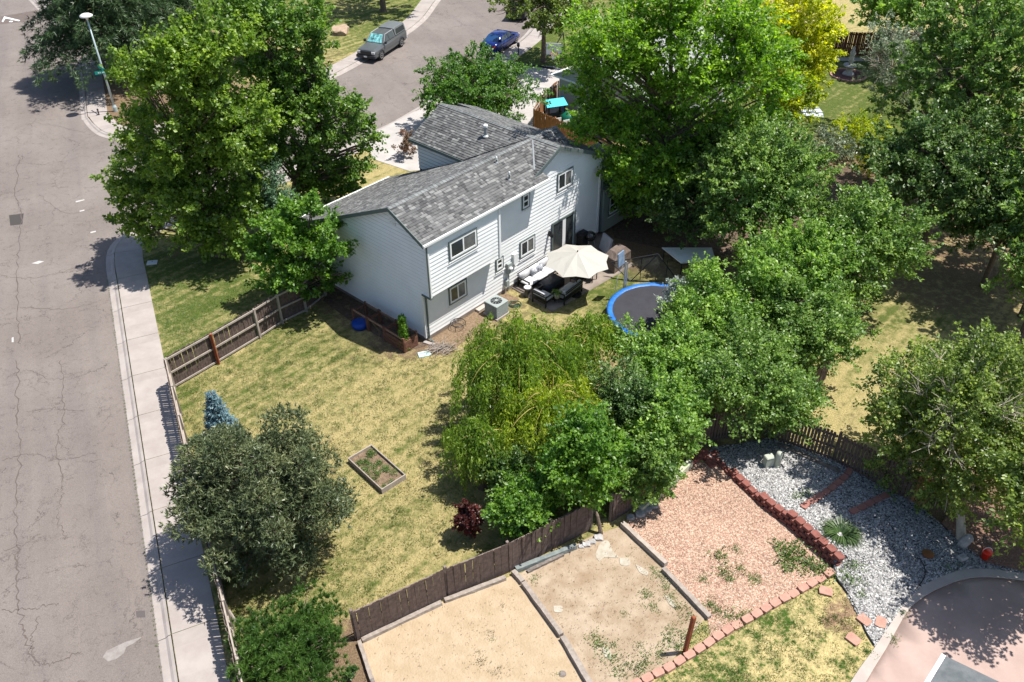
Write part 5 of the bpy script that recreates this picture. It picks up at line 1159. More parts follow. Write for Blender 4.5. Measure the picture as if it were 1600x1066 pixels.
def sedan(loc, rz):
    t = thing('sedan_car', 'blue sedan parked at the near kerb seen from behind', 'car', loc, rz); W_ = .9
    b = MB(); loft(b, [ring(2.35, W_ * .8, .35, .5, .62, W_ * .7), ring(2.2, W_ * .93, .28, .62, .74, W_ * .8), ring(1.6, W_, .25, .72, .88, W_ * .86), ring(.9, W_, .25, .78, .95, W_ * .9), ring(-1.2, W_, .25, .8, .98, W_ * .9), ring(-1.8, W_, .27, .82, 1.02, W_ * .86), ring(-2.2, W_ * .95, .3, .8, 1.0, W_ * .8), ring(-2.38, W_ * .85, .38, .7, .86, W_ * .74)]); b.build('body', M_pblue, t, True)
    c = MB(); loft(c, [ring(1.1, W_ * .9, .85, .9, .96, W_ * .8), ring(.35, W_ * .9, .85, 1.0, 1.38, W_ * .66), ring(-.6, W_ * .9, .85, 1.0, 1.42, W_ * .68), ring(-1.0, W_ * .9, .85, 1.0, 1.36, W_ * .66), ring(-1.85, W_ * .88, .85, .95, 1.0, W_ * .78)]); c.build('cabin', M_pblue, t, True)
    M_bg = mat('blue_tinted_glass', (.012, .05, .14), .08, spec=.9)
    w = MB(); quad(w, [(-1.04, -.55, 1.42), (-1.04, .55, 1.42), (-1.8, .66, 1.045), (-1.8, -.66, 1.045)]); w.build('rear_window', M_bg, t)
    w = MB(); quad(w, [(1.08, -.66, 1.0), (1.08, .66, 1.0), (.42, .55, 1.4), (.42, -.55, 1.4)]); w.build('windscreen', M_bg, t)
    for s in (-1, 1):
        for (a, b2, c2, d2) in ((.85, -.1, -.1, .35), (-.18, -1.35, -.95, -.18)):
            w = MB(); quad(w, [(a, .828 * s, 1.0), (b2, .828 * s, 1.0), (c2, .655 * s, 1.33), (d2, .655 * s, 1.33)][::s]); w.build('side_window', M_glass, t)
        for x in (1.45, -1.45): wheel(t, x, .9 * s, .33, .2)
        MB().box(-2.42, -2.28, (.45 if s > 0 else -.78), (.78 if s > 0 else -.45), .74, .88).build('tail_light', M_tail, t)
        MB().box(.75, .95, (.88 if s > 0 else -1.06), (1.06 if s > 0 else -.88), .95, 1.08).build('mirror', M_pblue, t)
        MB().box(2.22, 2.33, (.5 if s > 0 else -.76), (.76 if s > 0 else -.5), .58, .68).build('headlight', M_light, t)
    MB().box(-2.43, -2.38, -.22, .22, .62, .76).build('number_plate', M_white, t)
    MB().chbox(-2.44, -2.2, -.8, .8, .34, .5, .04).build('bumper', M_pblue, t)
sedan(at(795, 72) + Vector((-.75, .1, -.12)), heading(at(647, 169), at(795, 73)) + .02)
def suv(loc, rz):
    t = thing('parked_suv', 'dark vehicle parked beyond the blue car under the overhanging tree', 'car', loc, rz); W_ = .93
    b = MB(); loft(b, [ring(2.3, W_ * .9, .4, .8, .95, W_ * .8), ring(1.2, W_, .35, .95, 1.1, W_ * .9), ring(-2.3, W_, .35, 1.0, 1.15, W_ * .9)]); b.build('body', M_dark, t)
    c = MB(); loft(c, [ring(1.2, W_ * .92, 1.0, 1.1, 1.15, W_ * .8), ring(.5, W_ * .92, 1.0, 1.2, 1.65, W_ * .7), ring(-2.1, W_ * .92, 1.0, 1.2, 1.68, W_ * .74)]); c.build('cabin', M_dark, t)
    for s in (-1, 1):
        for x in (1.4, -1.4): wheel(t, x, .93 * s, .36)
suv(at(836, 27) + Vector((-1.3, 1.2, -.12)), 1.3)

# basketball hoop, mailbox, boulder
hp = at(879, 150); hp = at(900, 128)
bb = thing('basketball_hoop', 'white basketball backboard with an orange hoop beside the shaded lawn', 'basketball hoop', at(874, 104), 0)
hx = at(866, 78, 3.0) - at(874, 104)
MB().tube([(.6, .9, 0), (.3, .6, 2.6), (hx.x, hx.y + .12, 3.1)], .05, 8).build('pole', M_blk, bb)
Mb = Matrix.Translation((hx.x, hx.y, 0)) @ Matrix.Rotation(-.12, 4, 'Z')
for nm, a, mm in (('backboard', (-.65, .65, 0, .04, 2.6, 3.5), M_white),): MB().box(*a, Mb).build(nm, mm, bb)
m = MB()
for q in ((-.24, .24, -.008, -.003, 2.78, 2.82), (-.24, .24, -.008, -.003, 3.14, 3.18), (-.24, -.2, -.008, -.003, 2.82, 3.14), (.2, .24, -.008, -.003, 2.82, 3.14)): m.box(*q, Mb)
for q in ((-.65, .65, -.008, -.003, 3.45, 3.5), (-.65, .65, -.008, -.003, 2.6, 2.65), (-.65, -.6, -.008, -.003, 2.65, 3.45), (.6, .65, -.008, -.003, 2.65, 3.45)): m.box(*q, Mb)
m.build('board_lines', M_cushg, bb)
MB().tube([Mb @ Vector((.23 * math.cos(a), -.28 + .23 * math.sin(a), 2.78)) for a in np.linspace(0, 6.283, 19)], .018, 5).build('hoop_ring', mat('orange_rim', (.6, .12, .03), .5), bb)
m = MB()
for k in range(10):
    a = k * .628; m.tube([Mb @ Vector((.23 * math.cos(a), -.28 + .23 * math.sin(a), 2.77)), Mb @ Vector((.12 * math.cos(a + .3), -.28 + .12 * math.sin(a + .3), 2.35))], .012, 3)
    m.tube([Mb @ Vector((.23 * math.cos(a), -.28 + .23 * math.sin(a), 2.77)), Mb @ Vector((.12 * math.cos(a - .3), -.28 + .12 * math.sin(a - .3), 2.35))], .012, 3)
m.build('net', M_white, bb)
mbx = thing('mailbox', 'black mailbox on a post between the blue car and the driveway', 'mailbox', at(810, 92)); MB().box(-.05, .05, -.05, .05, 0, 1.1).build('post', M_dark, mbx); MB().lathe([(.13, -.25), (.13, .25)], (0, 0, 0), 12, Matrix.Translation((0, 0, 1.2)) @ Matrix.Rotation(math.pi / 2, 4, 'X')).build('box', M_dark, mbx)
def rock(label, p, s, m, name='boulder'):
    me = bpy.data.meshes.new(name); import bmesh
    bm = bmesh.new(); bmesh.ops.create_icosphere(bm, subdivisions=3, radius=1)
    for v in bm.verts:
        k = 1 + .25 * math.sin(v.co.x * 4 + p[0]) * math.cos(v.co.y * 3.3) + .12 * math.sin(v.co.z * 7 + 3 * v.co.x); v.co = Vector((max(-.75, min(.75, v.co.x * k)) * s[0], max(-.8, min(.8, v.co.y * k)) * s[1], min(.7, v.co.z * k) * s[2]))
    bm.to_mesh(me); bm.free(); o = link(name, me, m, smooth=False, loc=(p[0], p[1], s[2] * .4)); return tag(o, label, 'rock')
rock('large tan sandstone boulder on the lawn left of the pickup', at(532, 51), (.95, 1.3, .45), M_stone)
rl = [(935, 842, .22), (925, 848, .18), (916, 852, .2), (908, 855, .14), (1000, 805, .25), (1012, 798, .2), (1022, 792, .22), (985, 810, .2)]
desc = ['grey stone nearest the tree trunk by the fence end', 'middle grey stone of the three at the fence end', 'grey stone next to the blue-grey timber end', 'smallest grey stone against the timber by the fence', 'rounded stone in the shade at the corner of the pink gravel', 'stone beside the mossy timber in the shade', 'stone at the upper end of the shaded stones by the mossy timber', 'stone between the tree trunk and the bleached timber']
for (x, y, s), l in zip(rl, desc): rock(l, at(x, y), (s, s * .8, s * .6), M_stoneg, 'stone')

# neighbour's house, playset, things under the big tree
nb = thing('neighbour_house', 'grey neighbouring house mostly hidden behind the big bright green tree', 'house', at(885, 150), 0)
o0 = at(885, 150); hz = 2.7
c1, c2, c3, c4 = [at(a, b) - o0 for a, b in ((872, 188), (1120, 200), (1150, 60), (905, 110))]
nbd = Vector((.72, .69, 0)); nbl = Vector((.69, -.72, 0)); q0 = at(873, 172) - o0; q0.z = 0
pl = [q0, q0 + nbd * 15, q0 + nbd * 15 + nbl * 8, q0 + nbl * 8]
MB().prism(pl, (0, 0, hz)).build('wall', mat('neighbour_siding', (.33, .35, .37), .7), nb)
rz0 = [q0 - nbd * .4 - nbl * .5, q0 + nbd * 15.4 - nbl * .5, q0 + nbd * 15.4 + nbl * 8.5, q0 - nbd * .4 + nbl * 8.5]
rd1, rd2 = (rz0[0] + rz0[3]) / 2 + Vector((0, 0, 2.0)), (rz0[1] + rz0[2]) / 2 + Vector((0, 0, 2.0)); up2 = Vector((0, 0, hz))
MB().add([rz0[0] + up2, rz0[1] + up2, rd2 + up2, rd1 + up2, rz0[2] + up2, rz0[3] + up2], [(0, 1, 2, 3), (3, 2, 4, 5), (0, 3, 5), (1, 4, 2), (0, 5, 4, 1)]).build('roof', mat('pale_roof', (.24, .25, .24), .9, var=(.3, .31, .3), vscale=2), nb)
m = MB().tube([rz0[0] + up2, rz0[3] + up2], .07, 5).tube([rz0[0] + up2, rz0[1] + up2], .07, 5); m.build('gutter', M_gut, nb)
ps = thing('playhouse', 'childrens playhouse with a turquoise roof behind the cedar fence', 'playhouse', at(866, 192), .3)
for sx in (-.6, .6):
    for sy in (-.5, .5): MB().box(sx - .05, sx + .05, sy - .05, sy + .05, 0, 1.5).build('post', M_dark, ps)
MB().add([(-.8, -.65, 1.5), (.8, -.65, 1.5), (.8, .65, 1.5), (-.8, .65, 1.5), (-.7, 0, 1.85), (.7, 0, 1.85)], [(0, 1, 5, 4), (3, 4, 5, 2), (0, 4, 3), (1, 2, 5), (0, 3, 2, 1)]).build('roof', M_teal, ps)
MB().box(-.6, .6, -.5, .5, .5, .55).build('floor', M_dark, ps)
o = MB().lathe([(.5, 0), (.7, .3), (.6, .8), (.2, 1.0)], (0, 0, 0), 10).build('covered_bin', M_greenp, loc=at(888, 195), smooth=True); tag(o, 'dark green plastic bin beside the turquoise playhouse', 'bin')
o = MB().chbox(-.5, .5, -.35, .35, 0, 1.3, .1).build('blue_tarp', mat('blue_tarp', (.08, .16, .42), .5, var=(.2, .3, .55), vscale=4), loc=at(888, 172)); tag(o, 'blue tarpaulin bundle against the neighbouring house wall', 'tarpaulin')
for x, y, l in ((874, 205, 'left white plastic chair behind the cedar fence'), (887, 208, 'right white plastic chair behind the cedar fence')):
    t = thing('white_chair', l, 'chair', at(x, y), .4, 'white chairs behind the cedar fence'); MB().box(-.25, .25, -.25, .25, .4, .44).build('seat', M_white, t); MB().box(-.25, .25, .22, .26, .44, .9).build('backrest', M_white, t)
    for sx in (-.22, .22):
        for sy in (-.22, .22): MB().box(sx - .02, sx + .02, sy - .02, sy + .02, 0, .4).build('leg', M_white, t)

# top right garden: round bed with a statue, curved steps
bd = at(1325, 118); rbd = thing('round_flower_bed', 'round brick-edged flower bed on the shaded lawn at the top right', 'flower bed', bd)
for k in range(26):
    a = k * 2 * math.pi / 26; o = bpy.data.objects.new('brick', bp_[k % 3]); COL.objects.link(o); o.parent = rbd; o.location = (1.35 * math.cos(a), 1.35 * math.sin(a), 0); o.rotation_euler = (0, 0, a + 1.57); o.scale = (.8, .6, .8)
MB().lathe([(1.25, .0), (1.2, .06), (.3, .12)], (0, 0, 0), 20).build('mulch', mat('dark_mulch', (.06, .035, .03), .95, var=(.12, .05, .04), vscale=8), rbd)
sw = thing('garden_statue', 'dark grey garden fountain statue standing in the round flower bed', 'statue', bd + Vector((0, 0, .1)))
MB().lathe([(.5, 0), (.4, .15), (.25, .25), (.3, .6), (.55, .72), (.55, .78), (.15, .8)], (0, 0, 0), 12).build('basin', M_stoneg, sw, True)
MB().lathe([(.12, .78), (.22, 1.1), (.16, 1.5), (.24, 1.75), (.1, 1.95), (.13, 2.1), (.04, 2.25)], (0, 0, 0), 10).build('figure', M_stoneg, sw, True)
stp = thing('curved_steps', 'curved pale blue-grey stone steps beside the shaded lawn under the yellow tree', 'steps', at(1262, 178))
for i in range(5):
    a = -.3 + i * .22; c = Vector((-2.6, 0, 0)); r0, r1 = 1.2, 3.6; P = [c + Vector((r * math.cos(b), r * math.sin(b), 0)) for r, b in ((r0, a), (r1, a), (r1, a + .2), (r0, a + .2))]
    MB().prism([p + Vector((0, 0, .05 + i * .05)) for p in P], (0, 0, .12)).build('step', mat('blue_grey_stone', (.42, .46, .52), .8, var=(.5, .53, .58), vscale=2), stp)
sheet('garden_path', wp([(1195, 165), (1245, 190), (1235, 200), (1190, 180)]), M_conc_w, .02, 1)
sheet('border_bed', wp([(1270, 89), (1440, 92), (1440, 97), (1270, 95)]), M_conc_w, .02, 2)
# neighbouring house at the top left behind the trees
nl = thing('brown_house', 'brown house glimpsed between the spruce and the maples at the top', 'house', at(300, 20)); o0 = at(300, 20)
MB().box(-5, 8, 0, 8, 0, 2.7).build('wall', mat('brown_wall', (.25, .14, .09), .8), nl)
MB().add([(-5.6, -.6, 2.7), (8.6, -.6, 2.7), (8.6, 8.6, 2.7), (-5.6, 8.6, 2.7), (-5.6, 4, 4.6), (8.6, 4, 4.6)], [(0, 1, 5, 4), (3, 4, 5, 2), (0, 4, 3), (1, 2, 5), (0, 3, 2, 1)]).build('roof', mat('blue_grey_roof', (.12, .12, .15), .9), nl)
for x in (-3, 2): w = MB().box(x, x + 1.5, -.05, -.01, 1, 2).build('window', M_trimw, nl); MB().box(x + .1, x + 1.4, -.08, -.06, 1.1, 1.9).build('pane', M_glass, w)

# ------------------------------------------------------------------ trees
def lobes(rh, rv, n, rg, sub=.42, droop=0):
    """centres and radii of the boughs that make up a crown (centre at the origin)"""
    C, Rr = [], []
    for i in range(n):
        z = 1 - 2 * (i + .5) / n; a = i * 2.39996 + rg.uniform(-.5, .5); q = math.sqrt(max(0, 1 - z * z)); k = rg.uniform(.35, .86)
        C.append((q * math.cos(a) * rh * k, q * math.sin(a) * rh * k, z * rv * k)); s = rg.uniform(.6, 1.4) * sub * (1.15 - .35 * k); Rr.append((rh * s, rv * s * .9))
    return np.array(C), np.array(Rr)
def crown_mesh(C, Rr, cz, ctr, m, t, rg, nleaf, leaf, twig, wide, droop, zc, per=46, minz=.25):
    """leaves in twig-sized clumps over the boughs"""
    nl = len(C); w = Rr[:, 0] ** 1.7; ncl = max(40, nleaf // per); li = rg.choice(nl, ncl, p=w / w.sum())
    d = unit(rg.normal(size=(ncl, 3)) + np.array([0, 0, .3])); k = rg.uniform(.3, 1.15, ncl)[:, None] ** .5; sh = rg.random(ncl) < .13; d[sh] = unit(d[sh] + np.array([0, 0, .6])); k[sh] = rg.uniform(1.1, 1.5, (sh.sum(), 1))
    tw = C[li] + d * np.stack([Rr[li, 0], Rr[li, 0], Rr[li, 1]], -1) * k
    out = unit(d * .8 + unit(tw - ctr) * .5); tw[:, 2] = np.maximum(tw[:, 2], minz - zc)
    ci = np.repeat(np.arange(ncl), per); n = len(ci); ts = twig * rg.uniform(.5, 1.5, ncl); ts[sh] = twig * rg.uniform(.5, .9, sh.sum())
    tdir = unit(out + rg.normal(size=(ncl, 3)) * .3 + np.array([0, 0, .25 - droop]))
    u_ = rg.uniform(-.7, 1.15, n)[:, None]; along = u_ * ts[ci][:, None]
    P = tw[ci] + tdir[ci] * along + rg.normal(size=(n, 3)) * .42 * ts[ci][:, None] * np.array([.8, .8, .5]) * (.85 - .45 * u_) + cz
    Nn = unit(out[ci] * .35 + rg.normal(size=(n, 3)) * .5 + np.array([.2, -.05, .85])); A = unit(tdir[ci] * .7 + rg.normal(size=(n, 3)) * .7 + np.array([0, 0, -.1]))
    Ls = leaf * rg.uniform(.6, 1.35, n); V, F = leaf_faces(P, A, Nn, Ls, Ls * .66 * wide)
    return link('crown', np_mesh('crown', V, F), m, t)
def limbs_mesh(C, Rr, cz, rh, rv, t, rg, bark, bare=0, tr0=None):
    bm = MB(); tr0 = tr0 or max(.06, rh * .05); p1 = Vector((cz[0] * .2, cz[1] * .2, max(.3, (cz[2] - rv * .55) * .55))); p2 = Vector((cz[0] * .75, cz[1] * .75, max(cz[2] - rv * .55, .5)))
    bm.tube([(0, 0, -.05), (0, 0, .15), p1, p2], [tr0 * 1.5, tr0 * 1.1, tr0 * .85, tr0 * .7], 8)
    for q, rr in zip(C, Rr):
        e = Vector(q + cz); p3 = p2.lerp(Vector((cz[0], cz[1], max(e.z - .3, p2.z))), .5)
        mid = p3.lerp(e, .55) + Vector((rg.uniform(-.2, .2), rg.uniform(-.2, .2), .05 * rh))
        bm.tube([p2, p3, mid, e], [tr0 * .6, tr0 * .42, tr0 * .24, tr0 * .08], 5)
        for _ in range(4):
            e2 = e + Vector(unit(rg.normal(size=3)) * rr[0] * .95); bm.tube([mid.lerp(e, .4), mid.lerp(e2, .7), e2], [tr0 * .16, tr0 * .1, .01], 4)
    for _ in range(bare):
        dq = unit(np.array([rg.uniform(-1, 1), rg.uniform(-1, .3), rg.uniform(.1, 1)])); s0 = Vector(cz + dq * np.array([rh, rh, rv]) * .72)
        for _ in range(6):
            e = s0 + Vector(dq * .5 + rg.normal(size=3) * .38); bm.tube([s0, s0.lerp(e, .5) + Vector(rg.normal(size=3) * .08), e], [.016, .011, .005], 4)
    bm.build('trunk', bark or M_bark, t)
def broadleaf(label, px, py, zc, rpx, rpy, m, name='leafy_tree', leaf=.15, nleaf=30000, nl=22, group=None, trunk=True, twig=.42, bark=None, seed=1, cat='tree', sub=.42, wide=1.0, droop=.0, tall=None, bare=0, base=None, per=46):
    rg = np.random.default_rng(seed); c = at(px, py, zc); D = dist(c); rh = rpx * D / FPX
    dep = math.asin((CAMH - zc) / D); ryw = rpy * D / FPX
    rv = math.sqrt(max((.45 * rh) ** 2, ryw ** 2 - (rh * math.sin(dep)) ** 2)) / math.cos(dep); rv = min(rv, 1.35 * rh if not tall else tall, zc * .97)
    b = Vector((c.x, c.y, 0)) if base is None else base
    t = thing(name, label, cat, b, 0, group); C, Rr = lobes(rh, rv, nl, rg, sub); cz = np.array([c.x - b.x, c.y - b.y, zc])
    crown_mesh(C, Rr, cz, np.zeros(3), m, t, rg, int(nleaf), leaf, min(twig, rh * .28), wide, droop, zc, per)
    if trunk: limbs_mesh(C, Rr, cz, rh, rv, t, rg, bark, bare)
    return t
def shaped(label, base, blobs, m, name='leafy_tree', leaf=.17, nleaf=50000, wide=1.0, droop=0, twig=.5, seed=1, depth=.55, n_sub=4, per=46, tr0=.26, bark=None, bare=0):
    """a tree whose boughs stand where they are seen in the photograph: (px, py, radius px) on the upright plane through the trunk"""
    rg = np.random.default_rng(seed); b = at(*base); t = thing(name, label, 'tree', b); C, Rr = [], []
    xs = []
    for (px, py, r) in blobs:
        d = _f * FPX + _r * (px - 800) - _u * (py - 533); k = b.y / d[1]; p = np.array([d[0] * k - b.x, 0, CAMH + d[2] * k]); s = r * k * np.linalg.norm(d) / FPX; xs.append((p, s))
    mx = np.mean([p for p, s in xs], 0); W_ = max(abs(p[0] - mx[0]) for p, s in xs); Hh = max(abs(p[2] - mx[2]) for p, s in xs) + .1
    for p, s in xs:
        room = W_ * depth * math.sqrt(max(.08, 1 - ((p[0] - mx[0]) / (W_ * 1.1)) ** 2)) * math.sqrt(max(.15, 1 - ((p[2] - mx[2]) / (Hh * 1.15)) ** 2))
        for q in range(n_sub):
            y = rg.uniform(-1, 1) * room; o = rg.normal(size=3) * s * .4; d3 = np.array([p[0] + b.x, b.y, p[2] - CAMH]); kk = 1 + y / b.y
            w = d3 * kk; z = w[2] + CAMH + o[2]
            if z < .8: continue
            C.append((w[0] - b.x + o[0], w[1] - b.y, z)); rr = s * rg.uniform(.45, .8); Rr.append((rr, rr * .85))
    C = np.array(C); Rr = np.array(Rr)
    crown_mesh(C, Rr, np.zeros(3), np.array([mx[0], 0, mx[2] * .9]), m, t, rg, nleaf, leaf, twig, wide, droop, 0, per, .4)
    limbs_mesh(C, Rr, np.array([0, 0, .01]), 0, 0, t, rg, bark, 0, tr0) if False else None
    bm = MB(); zt = float(mx[2]) * .9; ax = lambda z: Vector((mx[0] * min(1, z / max(mx[2], 1)) ** 1.3, 0, z)); bm.tube([(0, 0, -.05), (0, 0, .2), ax(zt * .4), ax(zt * .8), ax(zt * 1.3)], [tr0 * 1.4, tr0, tr0 * .8, tr0 * .5, tr0 * .15], 8)
    for q, rr in zip(C, Rr):
        e = Vector(q); z0 = max(.6, min(zt * 1.2, e.z - math.hypot(e.x - mx[0], e.y) * .7)); s0 = ax(z0); mid = s0.lerp(e, .5) + Vector((0, 0, .15)); bm.tube([s0, mid, e], [tr0 * .32, tr0 * .2, .02], 5)
        for _ in range(2): e2 = e + Vector(unit(rg.normal(size=3)) * rr[0]); bm.tube([mid.lerp(e, .5), e2], [tr0 * .12, .01], 4)
    bm.build('trunk', bark or M_bark, t); return t
def spray_mesh(P, A, L, Wd, rg, n_per=5, spread=.5):
    """needle tufts: narrow blades fanning about a twig direction"""
    n = len(P); ci = np.repeat(np.arange(n), n_per); A2 = unit(A[ci] + rg.normal(size=(len(ci), 3)) * spread)
    Nn = rg.normal(size=(len(ci), 3)) + np.array([0, 0, .8]); l = L * rg.uniform(.6, 1.2, len(ci)); return leaf_faces(P[ci], A2, Nn, l, l * Wd * 1.35, .05, True)
def spruce(label, b, H, R, m, name='spruce_tree', z0=.6, whorls=26, per=10, n_tw=26, ndl=.34, seed=3, tilt=.25, nb=5, wd=.3):
    rg = np.random.default_rng(seed); t = thing(name, label, 'tree', b); PP, AA = [], []; bm = MB()
    bm.tube([(0, 0, -.05), (0, 0, H * .5), (0, 0, H)], [R * .03 + .04, R * .02, .012], 8)
    for w in range(whorls):
        f = (w + rg.uniform(-.3, .3)) / whorls; f = min(max(f, 0), .98); z = z0 + (H - z0) * f; r = R * (1 - f) ** .8 * rg.uniform(.8, 1.12)
        for k in range(per):
            a = 6.283 * (k + rg.uniform(-.3, .3)) / per + w * .7; rr = r * rg.uniform(.78, 1.12); tip = np.array([math.cos(a) * rr, math.sin(a) * rr, z - rr * tilt * (1 - .5 * f) + rr * .08])
            o = np.array([0, 0, z]); nt_ = max(4, int(n_tw * rr / R)) * 2
            u_ = rg.uniform(.12, 1, nt_) ** .8; side = np.array([-math.sin(a), math.cos(a), 0]); wd_ = (1.05 - u_) * rr * .38 + .08
            off = rg.uniform(-1, 1, nt_)
            cen = o + (tip - o) * u_[:, None] + np.array([0, 0, 1]) * (.12 * rr * np.sin(np.pi * u_))[:, None]
            PP.append(cen + side * (off * wd_)[:, None] + rg.normal(size=(nt_, 3)) * np.array([.05, .05, .05 * rr / 2 + .03])); AA.append(unit((tip - o)[None] * .5 / max(rr, .1) + side * (off * .9)[:, None] + np.array([0, 0, -.15]) + rg.normal(size=(nt_, 3)) * .2))
            if k % 2 == 0: bm.tube([tuple(o), tuple(o.lerp(tip, .5) if False else (o + tip) / 2 + np.array([0, 0, .1 * rr])), tuple(tip)], [.05 * r / R + .015, .03, .008], 4)
    P = np.concatenate(PP); A = np.concatenate(AA); V, F = spray_mesh(P, A, ndl, wd, rg, nb, .45)
    link('crown', np_mesh('crown', V, F), m, t); bm.build('trunk', M_bark, t); return t
def tufted(label, px, py, zc, rpx, rpy, m, name, L, wd, ntuft, npt, nl, seed, spread=.8, up=.9, cat='tree', sub=.4, inner=None, base=None):
    """pine-like crown: whorled tufts of needles pointing outward and up"""
    rg = np.random.default_rng(seed); c = at(px, py, zc); D = dist(c); rh = rpx * D / FPX; dep = math.asin((CAMH - zc) / D)
    rv = math.sqrt(max((.5 * rh) ** 2, (rpy * D / FPX) ** 2 - (rh * math.sin(dep)) ** 2)) / math.cos(dep); rv = min(rv, zc * .98)
    t = thing(name, label, cat, (c.x, c.y, 0)); C, Rr = lobes(rh, rv, nl, rg, sub); w = Rr[:, 0] ** 2; li = rg.choice(nl, ntuft, p=w / w.sum())
    d = unit(rg.normal(size=(ntuft, 3)) + np.array([0, 0, .35])); P = C[li] + d * np.stack([Rr[li, 0], Rr[li, 0], Rr[li, 1]], -1) * (np.where(rg.random(ntuft) < .12, rg.uniform(1.1, 1.5, ntuft), rg.uniform(.4, 1.1, ntuft)) ** .5)[:, None]
    P[:, 2] = np.maximum(P[:, 2], -zc + .1); P += np.array([0, 0, zc]); A = unit(d * .7 + np.array([0, 0, up]) + rg.normal(size=(ntuft, 3)) * .25)
    V, F = spray_mesh(P, A, L, wd, rg, npt, spread); link('crown', np_mesh('crown', V, F), m, t)
    bm = MB(); tr0 = rh * .06; bm.tube([(0, 0, -.05), (.05, 0, zc * .5), (0, 0, zc)], [tr0 * 1.4, tr0, tr0 * .5], 8)
    for q in C: bm.tube([(0, 0, zc * .45), tuple(q * .5 + np.array([0, 0, zc * .8])), tuple(q + np.array([0, 0, zc]))], [tr0 * .5, tr0 * .3, .02], 5)
    bm.build('trunk', M_bark, t); return t

L_map = leaf_mat('maple_leaf', (.100, .180, .026), (.235, .345, .050), .38)
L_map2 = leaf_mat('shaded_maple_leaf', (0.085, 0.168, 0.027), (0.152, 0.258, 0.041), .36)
L_ash = leaf_mat('ash_leaf', (.085, .190, .026), (.155, .285, .038), .38)
L_loc = leaf_mat('locust_leaf', (.110, .225, .024), (.24, .39, .045), .42)
L_yel = leaf_mat('yellow_leaf', (.34, .40, .03), (.56, .57, .06), .42)
L_ylg = leaf_mat('yellow_green_leaf', (0.195, 0.288, 0.027), (0.415, 0.456, 0.041), .4)
L_elm = leaf_mat('elm_leaf', (.095, .180, .038), (.200, .310, .066), .32)
L_elm2 = leaf_mat('bright_elm_leaf', (.120, .230, .042), (.240, .380, .068), .34)
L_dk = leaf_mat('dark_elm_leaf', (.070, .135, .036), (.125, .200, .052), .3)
L_oliv = leaf_mat('olive_leaf', (0.111, 0.156, 0.032), (0.167, 0.227, 0.046), .32)
L_grey = leaf_mat('grey_leaf', (0.146, 0.192, 0.115), (0.232, 0.270, 0.189), .3)
L_silv = leaf_mat('silver_leaf', (0.244, 0.300, 0.270), (0.366, 0.408, 0.365), .25)
L_plum = leaf_mat('plum_leaf', (.055, .018, .016), (.12, .03, .02), .3)
L_will = leaf_mat('willow_leaf', (.14, .23, .036), (.23, .33, .052), .4)
L_willy = leaf_mat('yellow_willow_leaf', (.21, .30, .036), (.33, .40, .05), .4)
L_spr = leaf_mat('spruce_needle', (.038, .078, .028), (.070, .125, .045), .15)
L_blu = leaf_mat('blue_needle', (.10, .185, .215), (.17, .275, .315), .1)
L_jun = leaf_mat('juniper_needle', (.072, .100, .045), (.165, .190, .085), .15)
L_pine = leaf_mat('pine_needle', (.045, .105, .020), (.095, .185, .034), .2)
L_apl = leaf_mat('apple_leaf', (.105, .165, .036), (.225, .30, .062), .34)

B = broadleaf
shaped('tall full maple on the corner lawn, the leftmost of the big trees', (345, 398), [(300, 62, 32), (252, 88, 30), (345, 52, 32), (240, 130, 36), (300, 120, 45), (350, 115, 42), (218, 132, 9), (236, 185, 30), (290, 190, 50), (345, 185, 45), (380, 175, 35), (232, 245, 32), (280, 260, 50), (340, 250, 50), (388, 240, 36), (207, 300, 20), (228, 312, 32), (275, 330, 44), (335, 320, 46), (385, 310, 34), (226, 350, 24), (252, 375, 30), (305, 385, 34), (350, 378, 30), (290, 420, 13), (335, 418, 15)], L_map, 'maple_tree', .18, 70000, 1.25, seed=2, twig=.55, depth=.6)
shaped('second tall maple standing behind and right of the corner maple', (455, 335), [(395, 50, 40), (440, 35, 42), (478, 62, 32), (405, 115, 42), (455, 110, 42), (492, 95, 22), (425, 175, 45), (480, 170, 40), (505, 145, 22), (540, 165, 20), (520, 205, 34), (558, 205, 18), (572, 232, 13), (480, 240, 40), (530, 255, 30), (560, 262, 18), (545, 295, 18), (440, 235, 40), (500, 290, 26), (582, 218, 7)], L_map2, 'maple_tree', .18, 50000, 1.25, seed=5, twig=.5, depth=.55)
shaped('bright green young ash in front of the maples near the house gable', (470, 478), [(450, 325, 22), (490, 322, 20), (432, 365, 28), (478, 362, 32), (522, 350, 15), (412, 398, 18), (452, 405, 32), (500, 400, 26), (535, 388, 10), (430, 440, 14), (470, 440, 26), (512, 432, 16), (542, 430, 6), (485, 462, 12)], L_ash, 'ash_tree', .17, 22000, 1.0, seed=7, twig=.4, depth=.8, tr0=.12)
shaped('enormous bright green locust tree rising over the right end of the house', (1030, 350), [(925, 60, 36), (905, 105, 26), (925, 150, 34), (965, 100, 42), (1000, 40, 42), (1060, 25, 45), (1120, 25, 45), (1175, 45, 42), (1205, 90, 34), (1222, 140, 22), (1150, 110, 48), (1085, 100, 50), (1020, 120, 48), (955, 195, 38), (1010, 190, 44), (1075, 180, 50), (1145, 175, 42), (1195, 185, 24), (905, 195, 20), (990, 255, 40), (1050, 250, 44), (1110, 235, 40), (960, 262, 22), (990, 300, 34), (1035, 305, 36), (1085, 290, 30), (1005, 345, 24), (1045, 350, 20)], L_loc, 'locust_tree', .195, 98000, .9, droop=.45, seed=16, twig=.6, depth=.5, tr0=.36)
B('small grey-green shrub tree between the maples', 420, 305, 3.4, 42, 50, leaf_mat('grey_green_leaf', (0.073, 0.144, 0.074), (0.110, 0.192, 0.101), .3), 'small_tree', .12, 8000, 12, seed=8)
